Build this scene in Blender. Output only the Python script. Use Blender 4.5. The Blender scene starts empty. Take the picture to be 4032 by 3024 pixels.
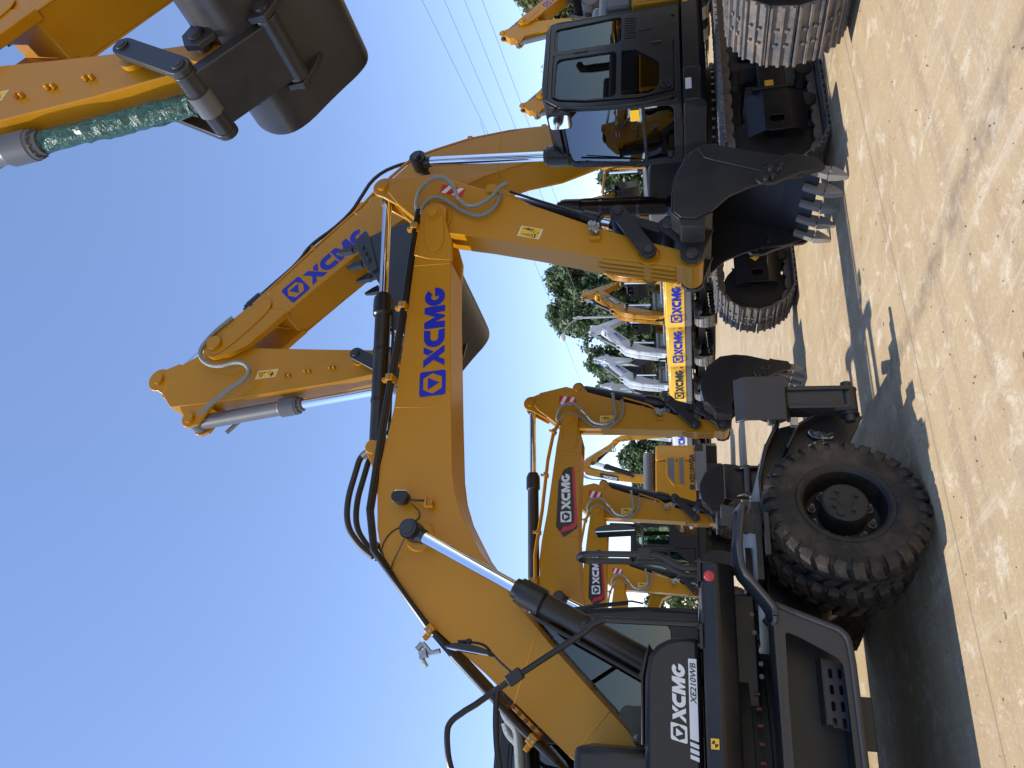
import bpy, bmesh, math, random
from math import sin, cos, pi, radians, atan2, sqrt, hypot
from mathutils import Vector, Matrix
random.seed(7)
scene = bpy.context.scene
COL = scene.collection

# ------------------------------------------------------------------ materials
def mat(name, base=(.5, .5, .5), rough=.5, metal=0., coat=0., var=.0, vscale=3., rvar=.0, bump=0., bscale=40., spec=.5):
    m = bpy.data.materials.new(name); m.use_nodes = True
    nt = m.node_tree; b = nt.nodes['Principled BSDF']
    b.inputs['Base Color'].default_value = (*base, 1)
    b.inputs['Roughness'].default_value = rough
    b.inputs['Metallic'].default_value = metal
    b.inputs['Coat Weight'].default_value = coat
    b.inputs['Coat Roughness'].default_value = .12
    b.inputs['Specular IOR Level'].default_value = spec
    if var or rvar or bump:
        tc = nt.nodes.new('ShaderNodeTexCoord')
        n = nt.nodes.new('ShaderNodeTexNoise'); n.inputs['Scale'].default_value = vscale; n.inputs['Detail'].default_value = 8
        n.inputs['Roughness'].default_value = .65
        nt.links.new(tc.outputs['Object'], n.inputs['Vector'])
        if var:
            r = nt.nodes.new('ShaderNodeMapRange'); r.inputs[1].default_value = .3; r.inputs[2].default_value = .7
            r.inputs[3].default_value = 1 - var; r.inputs[4].default_value = 1 + var
            nt.links.new(n.outputs['Fac'], r.inputs[0])
            mx = nt.nodes.new('ShaderNodeVectorMath'); mx.operation = 'SCALE'; mx.inputs[0].default_value = base
            nt.links.new(r.outputs[0], mx.inputs['Scale']); nt.links.new(mx.outputs[0], b.inputs['Base Color'])
        if rvar:
            r = nt.nodes.new('ShaderNodeMapRange'); r.inputs[1].default_value = .3; r.inputs[2].default_value = .7
            r.inputs[3].default_value = max(0.02, rough - rvar); r.inputs[4].default_value = rough + rvar
            nt.links.new(n.outputs['Fac'], r.inputs[0]); nt.links.new(r.outputs[0], b.inputs['Roughness'])
        if bump:
            n2 = nt.nodes.new('ShaderNodeTexNoise'); n2.inputs['Scale'].default_value = bscale; n2.inputs['Detail'].default_value = 4
            nt.links.new(tc.outputs['Object'], n2.inputs['Vector'])
            bp = nt.nodes.new('ShaderNodeBump'); bp.inputs['Strength'].default_value = bump; bp.inputs['Distance'].default_value = .02
            nt.links.new(n2.outputs['Fac'], bp.inputs['Height']); nt.links.new(bp.outputs[0], b.inputs['Normal'])
    return m

def dusty(name, base, dust, amt, rough, vscale=2.5, bump=.25, bscale=30., spec=.4):
    """paint / rubber with patchy dust (noise) and a little more dust on faces that look up"""
    m = bpy.data.materials.new(name); m.use_nodes = True
    nt = m.node_tree; b = nt.nodes['Principled BSDF']; b.inputs['Specular IOR Level'].default_value = spec
    tc = nt.nodes.new('ShaderNodeTexCoord'); n = nt.nodes.new('ShaderNodeTexNoise')
    n.inputs['Scale'].default_value = vscale; n.inputs['Detail'].default_value = 9; n.inputs['Roughness'].default_value = .7
    nt.links.new(tc.outputs['Object'], n.inputs['Vector'])
    r = nt.nodes.new('ShaderNodeMapRange'); r.inputs[1].default_value = .42; r.inputs[2].default_value = .75
    r.inputs[3].default_value = 0; r.inputs[4].default_value = amt
    nt.links.new(n.outputs['Fac'], r.inputs[0])
    mx = nt.nodes.new('ShaderNodeMix'); mx.data_type = 'RGBA'
    mx.inputs['A'].default_value = (*base, 1); mx.inputs['B'].default_value = (*dust, 1)
    nt.links.new(r.outputs[0], mx.inputs['Factor']); nt.links.new(mx.outputs['Result'], b.inputs['Base Color'])
    r2 = nt.nodes.new('ShaderNodeMapRange'); r2.inputs[3].default_value = rough; r2.inputs[4].default_value = min(1, rough + .45)
    nt.links.new(r.outputs[0], r2.inputs[0]); nt.links.new(r2.outputs[0], b.inputs['Roughness'])
    if bump:
        n2 = nt.nodes.new('ShaderNodeTexNoise'); n2.inputs['Scale'].default_value = bscale; n2.inputs['Detail'].default_value = 5
        nt.links.new(tc.outputs['Object'], n2.inputs['Vector'])
        bp = nt.nodes.new('ShaderNodeBump'); bp.inputs['Strength'].default_value = bump; bp.inputs['Distance'].default_value = .01
        nt.links.new(n2.outputs['Fac'], bp.inputs['Height']); nt.links.new(bp.outputs[0], b.inputs['Normal'])
    return m

def glassmat(name, tint, refl=.10):
    m = bpy.data.materials.new(name); m.use_nodes = True
    nt = m.node_tree; nt.nodes.clear()
    o = nt.nodes.new('ShaderNodeOutputMaterial'); t = nt.nodes.new('ShaderNodeBsdfTransparent'); g = nt.nodes.new('ShaderNodeBsdfGlossy')
    t.inputs['Color'].default_value = (*tint, 1); g.inputs['Roughness'].default_value = .015; g.inputs['Color'].default_value = (.9, .95, .95, 1)
    lw = nt.nodes.new('ShaderNodeFresnel'); lw.inputs['IOR'].default_value = 1.5
    ad = nt.nodes.new('ShaderNodeMath'); ad.operation = 'ADD'; ad.inputs[1].default_value = refl; ad.use_clamp = True
    mx = nt.nodes.new('ShaderNodeMixShader')
    nt.links.new(lw.outputs[0], ad.inputs[0]); nt.links.new(ad.outputs[0], mx.inputs[0])
    nt.links.new(t.outputs[0], mx.inputs[1]); nt.links.new(g.outputs[0], mx.inputs[2]); nt.links.new(mx.outputs[0], o.inputs['Surface'])
    return m

YEL = mat('yellow_paint', (.455, .205, .004), .36, coat=.12, var=.05, vscale=2.2, rvar=.07, bump=.05, bscale=14., spec=.3)
YSUN = mat('sunlit_yellow_paint', (.78, .47, .035), .4, coat=.2, var=.05, vscale=2.2, rvar=.07)  # same yellow with sunlight painted into the colour, for sunlit rear-row counterweights and rails
WHT = mat('white_paint', (.62, .65, .66), .35, coat=.4, var=.04, vscale=2., rvar=.06)
BLK = dusty('black_paint', (.008, .008, .0095), (.07, .063, .052), .18, .32, 1.6, bump=.05, spec=.42)
DRK = dusty('dark_grey_paint', (.024, .024, .027), (.09, .088, .085), .2, .34, 2., bump=.06, spec=.5)
BUK = dusty('bucket_paint', (.012, .013, .016), (.07, .066, .06), .18, .38, 2.2, bump=.06, spec=.45)
STL = dusty('worn_steel', (.20, .195, .185), (.30, .27, .22), .5, .45, 9., bump=.3, bscale=60.)
TRK = dusty('track_steel', (.10, .10, .105), (.30, .22, .15), .75, .42, 7., bump=.3, bscale=40.)
TRD = dusty('dark_track_steel', (.016, .0155, .015), (.06, .052, .042), .4, .6, 6., bump=.3, bscale=40.)
CHR = mat('chrome_rod', (.78, .80, .83), .09, 1., rvar=.04, vscale=8.)
ZNC = mat('zinc_fitting', (.34, .34, .33), .38, .85, var=.15, vscale=30., rvar=.1)
HOS = mat('braided_hose', (.24, .26, .25), .45, .35, var=.25, vscale=180., bump=.5, bscale=260.)
RBH = mat('rubber_hose', (.012, .012, .013), .5)
RUB = dusty('tyre_rubber', (.011, .011, .011), (.20, .145, .095), .5, .6, 3.2, bump=.3, bscale=55., spec=.35)
RIM = dusty('wheel_rim_paint', (.009, .009, .009), (.07, .06, .045), .45, .5, 4., bump=.2)
GLS = glassmat('cab_glass', (.66, .78, .74), .02)
GLW = glassmat('windscreen_glass', (.70, .80, .77), .16)
GLD = glassmat('dark_cab_glass', (.15, .20, .185), .03)
MIR = mat('mirror_glass', (.9, .92, .94), .03, 1.)
BLU = mat('blue_decal', (.004, .012, .36), .4, var=.03)
WDE = mat('white_decal', (.72, .73, .73), .45, var=.03, vscale=20.)
BDE = mat('black_decal', (.014, .016, .020), .4)
RDE = mat('red_decal', (.52, .012, .018), .35)
YDE = mat('warning_yellow', (.80, .48, .02), .45)
RLF = mat('red_reflector', (.45, .004, .012), .18, coat=.6, bump=.3, bscale=300.)
GRN = mat('green_wrapping', (.022, .088, .058), .34, coat=.25, var=.6, vscale=26., bump=1., bscale=34.)
GWR = mat('grey_wrapping', (.12, .13, .13), .3, var=.5, vscale=26., bump=1., bscale=24.)
SEA = mat('seat_fabric', (.035, .04, .042), .8, var=.2)
CON = mat('console_plastic', (.10, .11, .115), .5)
BEI = mat('paper_tag', (.72, .72, .66), .7)
LMP = mat('lamp_glass', (.75, .76, .76), .12)
AMB = mat('amber_light', (.75, .25, .03), .3)
PIN = mat('pin_paint', (.03, .03, .033), .35)
GRV = mat('engine_hood_grey', (.105, .108, .115), .45, var=.08)
REDB = mat('red_bolt_cap', (.17, .035, .028), .55)
POL = mat('galvanised_pole', (.45, .47, .49), .5, .3, var=.08)
WIR = mat('cable', (.16, .19, .24), .6)

# ------------------------------------------------------------------ mesh helper
class MB:
    def __init__(s): s.v = []; s.f = []; s.w = None
    def add(s, vs, fs):
        o = len(s.v); s.v += [tuple(v) for v in vs]; s.f += [tuple(i + o for i in f) for f in fs]; return s
    def prism(s, pts, y0, y1):          # polygon in x,z pushed along y
        n = len(pts)
        s.add([(p[0], y0, p[1]) for p in pts] + [(p[0], y1, p[1]) for p in pts],
              [tuple(range(n)), tuple(range(2 * n - 1, n - 1, -1))] + [(i, i + n, (i + 1) % n + n, (i + 1) % n) for i in range(n)]); return s
    def prismx(s, pts, x0, x1):         # polygon in y,z pushed along x
        n = len(pts)
        s.add([(x0, p[0], p[1]) for p in pts] + [(x1, p[0], p[1]) for p in pts],
              [tuple(range(n)), tuple(range(2 * n - 1, n - 1, -1))] + [(i, i + n, (i + 1) % n + n, (i + 1) % n) for i in range(n)]); return s
    def prismz(s, pts, z0, z1):
        n = len(pts)
        s.add([(p[0], p[1], z0) for p in pts] + [(p[0], p[1], z1) for p in pts],
              [tuple(range(n)), tuple(range(2 * n - 1, n - 1, -1))] + [(i, i + n, (i + 1) % n + n, (i + 1) % n) for i in range(n)]); return s
    def box(s, x0, x1, y0, y1, z0, z1): return s.prism([(x0, z0), (x1, z0), (x1, z1), (x0, z1)], y0, y1)
    def obox(s, c, ax, ay, az):         # centre and three half-axis vectors
        c, ax, ay, az = map(Vector, (c, ax, ay, az)); vs = []
        for i in (-1, 1):
            for j in (-1, 1):
                for k in (-1, 1): vs.append(c + ax * i + ay * j + az * k)
        return s.add(vs, [(0, 1, 3, 2), (4, 6, 7, 5), (0, 4, 5, 1), (2, 3, 7, 6), (0, 2, 6, 4), (1, 5, 7, 3)])
    def cyl(s, p0, p1, r0, r1=None, n=20):
        return s.tube([p0, p1], [r0, r0 if r1 is None else r1], n)
    def tube(s, path, r, n=10, closed=False):
        P = [Vector(p) for p in path]; m = len(P); rs = r if isinstance(r, (list, tuple)) else [r] * m
        T = []
        for i in range(m):
            if closed: t = P[(i + 1) % m] - P[i - 1]
            else: t = P[min(i + 1, m - 1)] - P[max(i - 1, 0)]
            T.append(t.normalized() if t.length > 1e-9 else Vector((0, 0, 1)))
        a = Vector((0, 0, 1)) if abs(T[0].z) < .9 else Vector((1, 0, 0))
        N = (a - T[0] * a.dot(T[0])).normalized(); o = len(s.v)
        for i in range(m):
            N = N - T[i] * N.dot(T[i])
            N = N.normalized() if N.length > 1e-6 else T[i].orthogonal().normalized()
            B = T[i].cross(N)
            for k in range(n):
                an = 2 * pi * k / n; s.v.append(tuple(P[i] + (N * cos(an) + B * sin(an)) * rs[i]))
        for i in range(m if closed else m - 1):
            j = (i + 1) % m
            for k in range(n): s.f.append((o + i * n + k, o + i * n + (k + 1) % n, o + j * n + (k + 1) % n, o + j * n + k))
        if not closed:
            s.f.append(tuple(o + k for k in range(n - 1, -1, -1))); s.f.append(tuple(o + (m - 1) * n + k for k in range(n)))
        return s
    def lathe(s, prof, p0, axis, n=32, cap=True):   # prof: (radius, distance along axis)
        ax = Vector(axis).normalized(); N = ax.orthogonal().normalized(); B = ax.cross(N); p0 = Vector(p0); o = len(s.v); m = len(prof)
        for r, t in prof:
            for k in range(n):
                an = 2 * pi * k / n; s.v.append(tuple(p0 + ax * t + (N * cos(an) + B * sin(an)) * r))
        for i in range(m - 1):
            for k in range(n): s.f.append((o + i * n + k, o + i * n + (k + 1) % n, o + (i + 1) * n + (k + 1) % n, o + (i + 1) * n + k))
        if cap:
            s.f.append(tuple(o + k for k in range(n - 1, -1, -1))); s.f.append(tuple(o + (m - 1) * n + k for k in range(n)))
        return s
    def ribbon(s, pts, th, y0, y1):     # open polyline in x,z thickened by th (to the left of travel) and pushed along y
        n = len(pts); off = []
        for i in range(n):
            a = Vector(pts[max(i - 1, 0)]); b = Vector(pts[min(i + 1, n - 1)]); d = (b - a).normalized(); off.append((pts[i][0] - d.y * th, pts[i][1] + d.x * th))
        return s.prism(list(pts) + off[::-1], y0, y1)
    def holed(s, outer, holes, put, th):            # flat plate with holes; put(a,b,h) maps plate coords to 3D
        bm = bmesh.new(); loops = [outer] + list(holes); es = []
        for L in loops:
            vs = [bm.verts.new((p[0], p[1], 0)) for p in L]
            for i in range(len(vs)): es.append(bm.edges.new((vs[i], vs[(i + 1) % len(vs)])))
        bmesh.ops.triangle_fill(bm, use_beauty=True, use_dissolve=False, edges=es, normal=(0, 0, 1))
        bm.verts.index_update(); V = [v.co.copy() for v in bm.verts]; F = [[v.index for v in f.verts] for f in bm.faces]; bm.free()
        n = len(V); vs = [put(v.x, v.y, 0) for v in V]
        if th: vs += [put(v.x, v.y, th) for v in V]
        fs = [tuple(f) for f in F]
        if th:
            fs += [tuple(i + n for i in reversed(f)) for f in F]; k = 0
            for L in loops:
                m = len(L)
                for i in range(m): fs.append((k + i, k + (i + 1) % m, k + (i + 1) % m + n, k + i + n))
                k += m
        return s.add(vs, fs)
    def xf(s, M): s.v = [tuple(M @ Vector(v)) for v in s.v]; return s
    def join(s, o): return s.add(o.v, o.f)

def islands(mb):
    """group the loose pieces of a mesh that stand clear of one another"""
    par = list(range(len(mb.v)))
    def find(a):
        while par[a] != a: par[a] = par[par[a]]; a = par[a]
        return a
    for f in mb.f:
        r = find(f[0])
        for i in f[1:]:
            q = find(i)
            if q != r: par[q] = r
    box = {}
    for i, v in enumerate(mb.v):
        r = find(i); b = box.get(r)
        if b is None: box[r] = [list(v), list(v)]
        else:
            for k in range(3):
                if v[k] < b[0][k]: b[0][k] = v[k]
                if v[k] > b[1][k]: b[1][k] = v[k]
    R = list(box)
    if len(R) < 2 or len(R) > 400: return None
    grp = {r: r for r in R}
    def g(a):
        while grp[a] != a: a = grp[a]
        return a
    sz = {r: max(box[r][1][k] - box[r][0][k] for k in range(3)) for r in R}
    for i, a in enumerate(R):
        for b in R[i + 1:]:
            gap = sqrt(sum(max(0., box[a][0][k] - box[b][1][k], box[b][0][k] - box[a][1][k]) ** 2 for k in range(3)))
            if gap <= max(.02, .5 * max(sz[a], sz[b])) * .97:
                ga, gb = g(a), g(b)
                if ga != gb: grp[gb] = ga
    ids = {}
    for r in R: ids.setdefault(g(r), []).append(r)
    if len(ids) < 2: return None
    out = []; own = {r: k for k, rs in enumerate(ids.values()) for r in rs}
    parts = [MB() for _ in ids]; mp = {}
    for i, v in enumerate(mb.v): k = own[find(i)]; mp[i] = len(parts[k].v); parts[k].v.append(v)
    for f in mb.f: parts[own[find(f[0])]].f.append(tuple(mp[i] for i in f))
    return parts

def obj(name, mb, m, parent=None, bevel=0., ang=35, loc=None, rot=None, split=True):
    if split and parent is not None:
        P = islands(mb)
        if P: return [obj(name, p, m, parent, bevel, ang, loc, rot, False) for p in P][0]
    me = bpy.data.meshes.new(name); me.from_pydata(mb.v, [], mb.f); me.materials.append(m)
    bm = bmesh.new(); bm.from_mesh(me); bmesh.ops.recalc_face_normals(bm, faces=bm.faces); bm.to_mesh(me); bm.free()
    me.polygons.foreach_set('use_smooth', [True] * len(me.polygons)); me.set_sharp_from_angle(angle=radians(ang)); me.update()
    o = bpy.data.objects.new(name, me); COL.objects.link(o)
    if parent is not None: o.parent = parent
    if loc: o.location = loc
    if rot: o.rotation_euler = rot
    if bevel:
        b = o.modifiers.new('bevel', 'BEVEL'); b.width = bevel; b.segments = 2; b.limit_method = 'ANGLE'; b.angle_limit = radians(38); b.harden_normals = False
    return o

def thing(name, label, cat, loc=(0, 0, 0), rot=0., group=None, scale=1.):
    o = bpy.data.objects.new(name, None); COL.objects.link(o); o.empty_display_size = .3
    o.location = loc; o.rotation_euler = (0, 0, rot); o.scale = (scale,) * 3; o['label'] = label; o['category'] = cat
    if group: o['group'] = group
    return o
def tag(o, label, cat, group=None):
    o['label'] = label; o['category'] = cat
    if group: o['group'] = group
    return o
def copy_tree(o, parent=None):
    c = o.copy(); COL.objects.link(c); c.parent = parent
    for ch in list(o.children): copy_tree(ch, c)
    return c

def arc(cx, cz, r, a0, a1, n=8): return [(cx + r * cos(radians(a0 + (a1 - a0) * i / n)), cz + r * sin(radians(a0 + (a1 - a0) * i / n))) for i in range(n + 1)]
def smooth(pts, it=2):                # Chaikin, keeps the ends
    P = [Vector(p) for p in pts]
    for _ in range(it):
        Q = [P[0]]
        for a, b in zip(P, P[1:]): Q += [a * .75 + b * .25, a * .25 + b * .75]
        P = Q + [P[-1]]
    return [tuple(p) for p in P]
def smoothc(pts, it=2):               # closed Chaikin
    P = [Vector(p) for p in pts]
    for _ in range(it):
        Q = []
        for i in range(len(P)): a, b = P[i], P[(i + 1) % len(P)]; Q += [a * .75 + b * .25, a * .25 + b * .75]
        P = Q
    return [tuple(p) for p in P]
def rrect(x0, x1, z0, z1, r, n=4):
    return arc(x1 - r, z0 + r, r, -90, 0, n) + arc(x1 - r, z1 - r, r, 0, 90, n) + arc(x0 + r, z1 - r, r, 90, 180, n) + arc(x0 + r, z0 + r, r, 180, 270, n)
def rpoly(pts, r, n=4):                # polygon with its corners rounded to about r
    P = [Vector(p) for p in pts]; out = []
    for i, p in enumerate(P):
        a, b = P[i - 1], P[(i + 1) % len(P)]; ra = min(r, (a - p).length * .45); rb = min(r, (b - p).length * .45)
        s, e = p + (a - p).normalized() * ra, p + (b - p).normalized() * rb
        for k in range(n + 1): t = k / n; out.append(tuple(s * (1 - t) ** 2 + p * 2 * t * (1 - t) + e * t * t))
    return out
def capsule(p, q, r0, r1=None, n=8):
    r1 = r0 if r1 is None else r1; a = math.degrees(atan2(q[1] - p[1], q[0] - p[0]))
    return arc(q[0], q[1], r1, a - 90, a + 90, n) + arc(p[0], p[1], r0, a + 90, a + 270, n)

# ------------------------------------------------------------------ lettering
def ringpts(cx, cy, ro, ri, a0, a1, n=18):
    return arc(cx, cy, ro, a0, a1, n), list(reversed(arc(cx, cy, ri, a0, a1, n)))
def logo_word():
    """the four wide letters, height 1"""
    P = []
    X = [[(0, 0), (.30, 0), (.475, .30), (.335, .50)], [(0, 1), (.37, 1), (1.06, 0), (.70, 0)], [(.60, .77), (.735, 1), (1.05, 1), (.775, .52)], [(.36, 0), (.44, 0), (.52, .17), (.49, .235)]]
    P += [[(x, y) for x, y in X[0]], X[1], X[2]]
    ox = 1.0
    o, i = ringpts(.5, .5, .5, .19, 90, 270)
    P.append([(ox + x, y) for x, y in [(.92, 1)] + o + [(.92, 0), (.86, .31)] + i + [(.86, .69)]])
    ox = 1.98
    P.append([(ox + x, y) for x, y in [(0, 0), (.02, 1), (.36, 1), (.60, .47), (.84, 1), (1.18, 1), (1.20, 0), (.86, 0), (.84, .50), (.66, 0), (.54, 0), (.36, .50), (.34, 0)]])
    ox = 3.20
    o, i = ringpts(.5, .5, .5, .19, 42, 360)
    P.append([(ox + x, y) for x, y in o + [(.52, .5), (.52, .35), (.72, .35)] + list(ringpts(.5, .5, .5, .19, 42, 318)[1])])
    return P, 4.22
def logo_emblem(gap=.0):
    """rounded square with a hexagon opening that holds a triangle: list of (outer, holes)"""
    hexa = [(.5 + .36 * cos(radians(a)) * 1.0, .5 + .36 * sin(radians(a))) for a in (0, 60, 120, 180, 240, 300)]
    hexa = [(.08, .5), (.27, .14), (.73, .14), (.92, .5), (.73, .86), (.27, .86)]
    sq = rrect(0, 1.0, 0, 1, .1)
    tri = [(.5, .24), (.74, .68), (.26, .68)]
    return [(sq, [hexa]), (tri, [])]

def decal(name, parent, m, polys, org, xd, yd, h, lat, sgn):
    """flat sheet on a side plane; xd/yd unit vectors in x,z ; h = size ; sgn: which side it faces"""
    mb = MB(); xd = Vector(xd).normalized(); yd = Vector(yd).normalized()
    def put(a, b, t): p = Vector(org) + xd * a * h + yd * b * h; return (p.x, lat + sgn * t, p.y)
    for outer, holes in polys: mb.holed(outer, holes, put, .0015)
    return obj(name, mb, m, parent)
def logo_decals(parent, m, org, xd, yd, h, lat, sgn, shear=0., gap=.2, ratio=1.0, emb=1.25):
    word, w = logo_word()
    E = [([(x * emb, (y - .02) * emb - (emb - 1) * .2) for x, y in a], [[(x * emb, (y - .02) * emb - (emb - 1) * .2) for x, y in q] for q in b]) for a, b in logo_emblem()]
    def sh(L): return [((x + shear * y) * ratio, y) for x, y in L]
    E = [(sh(a), [sh(q) for q in b]) for a, b in E]
    W = [(sh([(x + emb + gap, y) for x, y in p]), []) for p in word]
    a = decal('emblem', parent, m, E, org, xd, yd, h, lat, sgn); b = decal('lettering', parent, m, W, org, xd, yd, h, lat, sgn)
    return a, b
_tc = {}
def text_polys(s, bold=.012, shear=0.):
    """default font as triangles: vertices and faces in a unit of cap height"""
    k = (s, bold, shear)
    if k not in _tc:
        c = bpy.data.curves.new('t', 'FONT'); c.body = s; c.offset = bold; c.shear = shear; c.resolution_u = 3
        o = bpy.data.objects.new('t', c); COL.objects.link(o); bpy.context.view_layer.update()
        me = bpy.data.meshes.new_from_object(o); V = [(v.co.x / .72, v.co.y / .72) for v in me.vertices]; F = [tuple(p.vertices) for p in me.polygons]
        bpy.data.objects.remove(o); bpy.data.curves.remove(c); bpy.data.meshes.remove(me); _tc[k] = (V, F)
    return _tc[k]
def text_decal(name, parent, m, s, org, xd, yd, h, lat, sgn, width=None, bold=.012, shear=0.):
    V, F = text_polys(s, bold, shear); xd = Vector(xd).normalized(); yd = Vector(yd).normalized(); mb = MB()
    w = max(v[0] for v in V); sx = h if width is None else width / w
    vs = []
    for a, b in V: p = Vector(org) + xd * a * sx + yd * b * h; vs.append((p.x, lat, p.y))
    mb.add(vs, F); return obj(name, mb, m, parent)
def quad_decal(name, parent, m, pts, lat): mb = MB(); mb.add([(p[0], lat, p[1]) for p in pts], [tuple(range(len(pts)))]); return obj(name, mb, m, parent)

def warn_sticker(parent, q, lat, sgn):
    """yellow two-field safety sticker; q = four corners bl, tl, tr, br as seen"""
    bl, tl, tr, br = [Vector(p) for p in q]
    def P(a, b): p = bl + (br - bl) * a + (tl - bl) * b; return (p.x, p.y)
    s = quad_decal('warning_sticker', parent, WDE, [P(0, 0), P(0, 1), P(1, 1), P(1, 0)], lat)
    e = sgn * .0012
    quad_decal('yellow_field', s, YDE, [P(.03, .05), P(.03, .95), P(.97, .95), P(.97, .05)], lat + e)
    mb = MB()
    def put(a, b, t): p = P(a, b); return (p[0], lat + 2 * e + sgn * t, p[1])
    mb.holed([(.06, .2), (.44, .2), (.25, .88)], [[(.11, .26), (.39, .26), (.25, .77)]], put, 0)
    mb.holed([(.20, .32), (.30, .32), (.30, .38), (.20, .38)], [], put, 0); mb.holed([(.235, .42), (.265, .42), (.27, .62), (.23, .62)], [], put, 0)
    mb.holed([(.72, .35), (.82, .35), (.82, .80), (.72, .80)], [], put, 0); mb.holed([(.66, .6), (.9, .6), (.9, .68), (.66, .68)], [], put, 0)
    mb.holed([(.745, .83), (.795, .83), (.795, .92), (.745, .92)], [], put, 0)
    mb.holed([(.56, .40), (.7, .52), (.68, .55), (.54, .43)], [], put, 0)
    mb.holed([(.5, .12), (.66, .12), (.66, .36), (.5, .36)], [[(.515, .15), (.645, .15), (.645, .33), (.515, .33)]], put, 0)
    obj('pictogram', mb, BDE, s)
    return s
# ------------------------------------------------------------------ shared machine pieces
def hyd(parent, name, b, r, v, rb, rr, g, bm=BLK, pipe=0, wrap=None, rodm=CHR):
    """hydraulic cylinder between pins b and r (x,z) in plane y=v ; g = gland position along it"""
    B = Vector((b[0], v, b[1])); R = Vector((r[0], v, r[1])); d = R - B; L = d.length; ax = d / L
    mb = MB(); G = L * g
    mb.cyl((b[0], v - rb * .95, b[1]), (b[0], v + rb * .95, b[1]), rb * 1.05)
    mb.lathe([(rb * .75, rb * .6), (rb, rb * 1.2), (rb, G - rb * 3.3), (rb * 1.05, G - rb * 3.2), (rb * 1.27, G - rb * 3.0), (rb * 1.27, G - rb * .9), (rb * 1.2, G - rb * .88), (rb * 1.2, G - rb * .55),
              (rb * .95, G - rb * .5), (rb * .95, G), (rr * 1.02, G)], B, ax, 28)
    N = ax.cross(Vector((0, 1, 0))).normalized(); S = Vector((0, 1, 0))
    for k in range(10):
        a = 2 * pi * k / 10; p = B + ax * (G - rb * .55) + (N * cos(a) + S * sin(a)) * rb * 1.07
        mb.cyl(p, p + ax * rb * .16, rb * .11, n=6)
    o = obj(name, mb, bm, parent, ang=30)
    if pipe:
        pm = MB(); q = B + S * 0 + N * rb * 1.35 * pipe; p1 = B + ax * (rb * 2) + N * rb * 1.0 * pipe
        pm.tube(smooth([p1, B + ax * rb * 2.6 + N * rb * 1.5 * pipe, B + ax * (G * .55) + N * rb * 1.42 * pipe, B + ax * (G - rb * 3.4) + N * rb * 1.5 * pipe, B + ax * (G - rb * 2.4) + N * rb * 1.25 * pipe], 2), rb * .2, 8)
        for t in (.3, .62): c = B + ax * G * t; pm.lathe([(rb * 1.04, -rb * .2), (rb * 1.07, -rb * .2), (rb * 1.07, rb * .2), (rb * 1.04, rb * .2)], c, ax, 20, False); pm.obox(c + N * rb * 1.25 * pipe, N * rb * .25, S * rb * .3, ax * rb * .2)
        obj('oil_pipe', pm, bm, o)
    rm = MB()
    if G < L - rb * .8:
        rm.cyl(B + ax * (G - .01), R - ax * rb * .9, rr, n=20); rod = obj('rod', rm, rodm, o)
    em = MB(); em.cyl((r[0], v - rb * .95, r[1]), (r[0], v + rb * .95, r[1]), rb * 1.02, n=24); em.cyl(R - ax * rb * 1.5, R, rr * 1.15, rb * .9, n=18)
    obj('rod_eye', em, bm, o)
    if wrap:
        w0 = wrap[1]; wm = MB(); n = 26; path = []; rs = []
        a0 = B + ax * (G + .02); a1 = R - ax * rb * 1.0
        rnd = random.Random(3)
        for k in range(n + 1):
            t = k / n; sag = -.035 * sin(pi * t); path.append(a0.lerp(a1, t) + Vector((0, 0, sag))); rs.append(w0 * (1 + .09 * rnd.uniform(-1, 1)))
        wm.tube(path, rs, 22)
        wm.v = [tuple(Vector(q) + Vector((rnd.uniform(-1, 1), rnd.uniform(-1, 1), rnd.uniform(-1, 1))) * w0 * .09) for q in wm.v]
        obj('protective_wrapping', wm, wrap[0], o, ang=18)
    return o

def clampbox(mb, p, s=.035): mb.box(p[0] - s, p[0] + s, p[1] - s * .8, p[1] + s * .8, p[2] - s, p[2] + s)

def tooth(base, tip, v, w=.043, adapter=.13, up=(1, 0)):
    """bucket tooth: returns mesh of wedge with adapter ; base,tip in x,z"""
    b = Vector(base); t = Vector(tip); d = (t - b).normalized(); n = Vector((-d.y, d.x)); L = (t - b).length; mb = MB()
    def Q(s, h): p = b + d * s + n * h; return (p.x, p.y)
    mb.prism([Q(-adapter, -.035), Q(L * .30, -.055), Q(L * .30, .055), Q(-adapter * .2, .05), Q(-adapter, .03)], v - w * .75, v + w * .75)
    s0, s1 = L * .33, L
    vs = []
    for s, hw, hh in ((s0, w, .06), (L * .62, w * .92, .042), (s1 - .012, w * .62, .014), (s1, w * .5, .005)):
        for sy, sh in ((-1, -1), (1, -1), (1, 1), (-1, 1)): p = Q(s, hh * sh); vs.append((p[0], v + hw * sy, p[1]))
    fs = [(3, 2, 1, 0), (12, 13, 14, 15)]
    for k in range(3):
        for j in range(4): fs.append((k * 4 + j, k * 4 + (j + 1) % 4, k * 4 + 4 + (j + 1) % 4, k * 4 + 4 + j))
    mb.add(vs, fs); c = Q(L * .36, 0); mb.cyl((c[0], v - w * 1.12, c[1]), (c[0], v + w * 1.12, c[1]), .017, n=10)
    return mb

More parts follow.
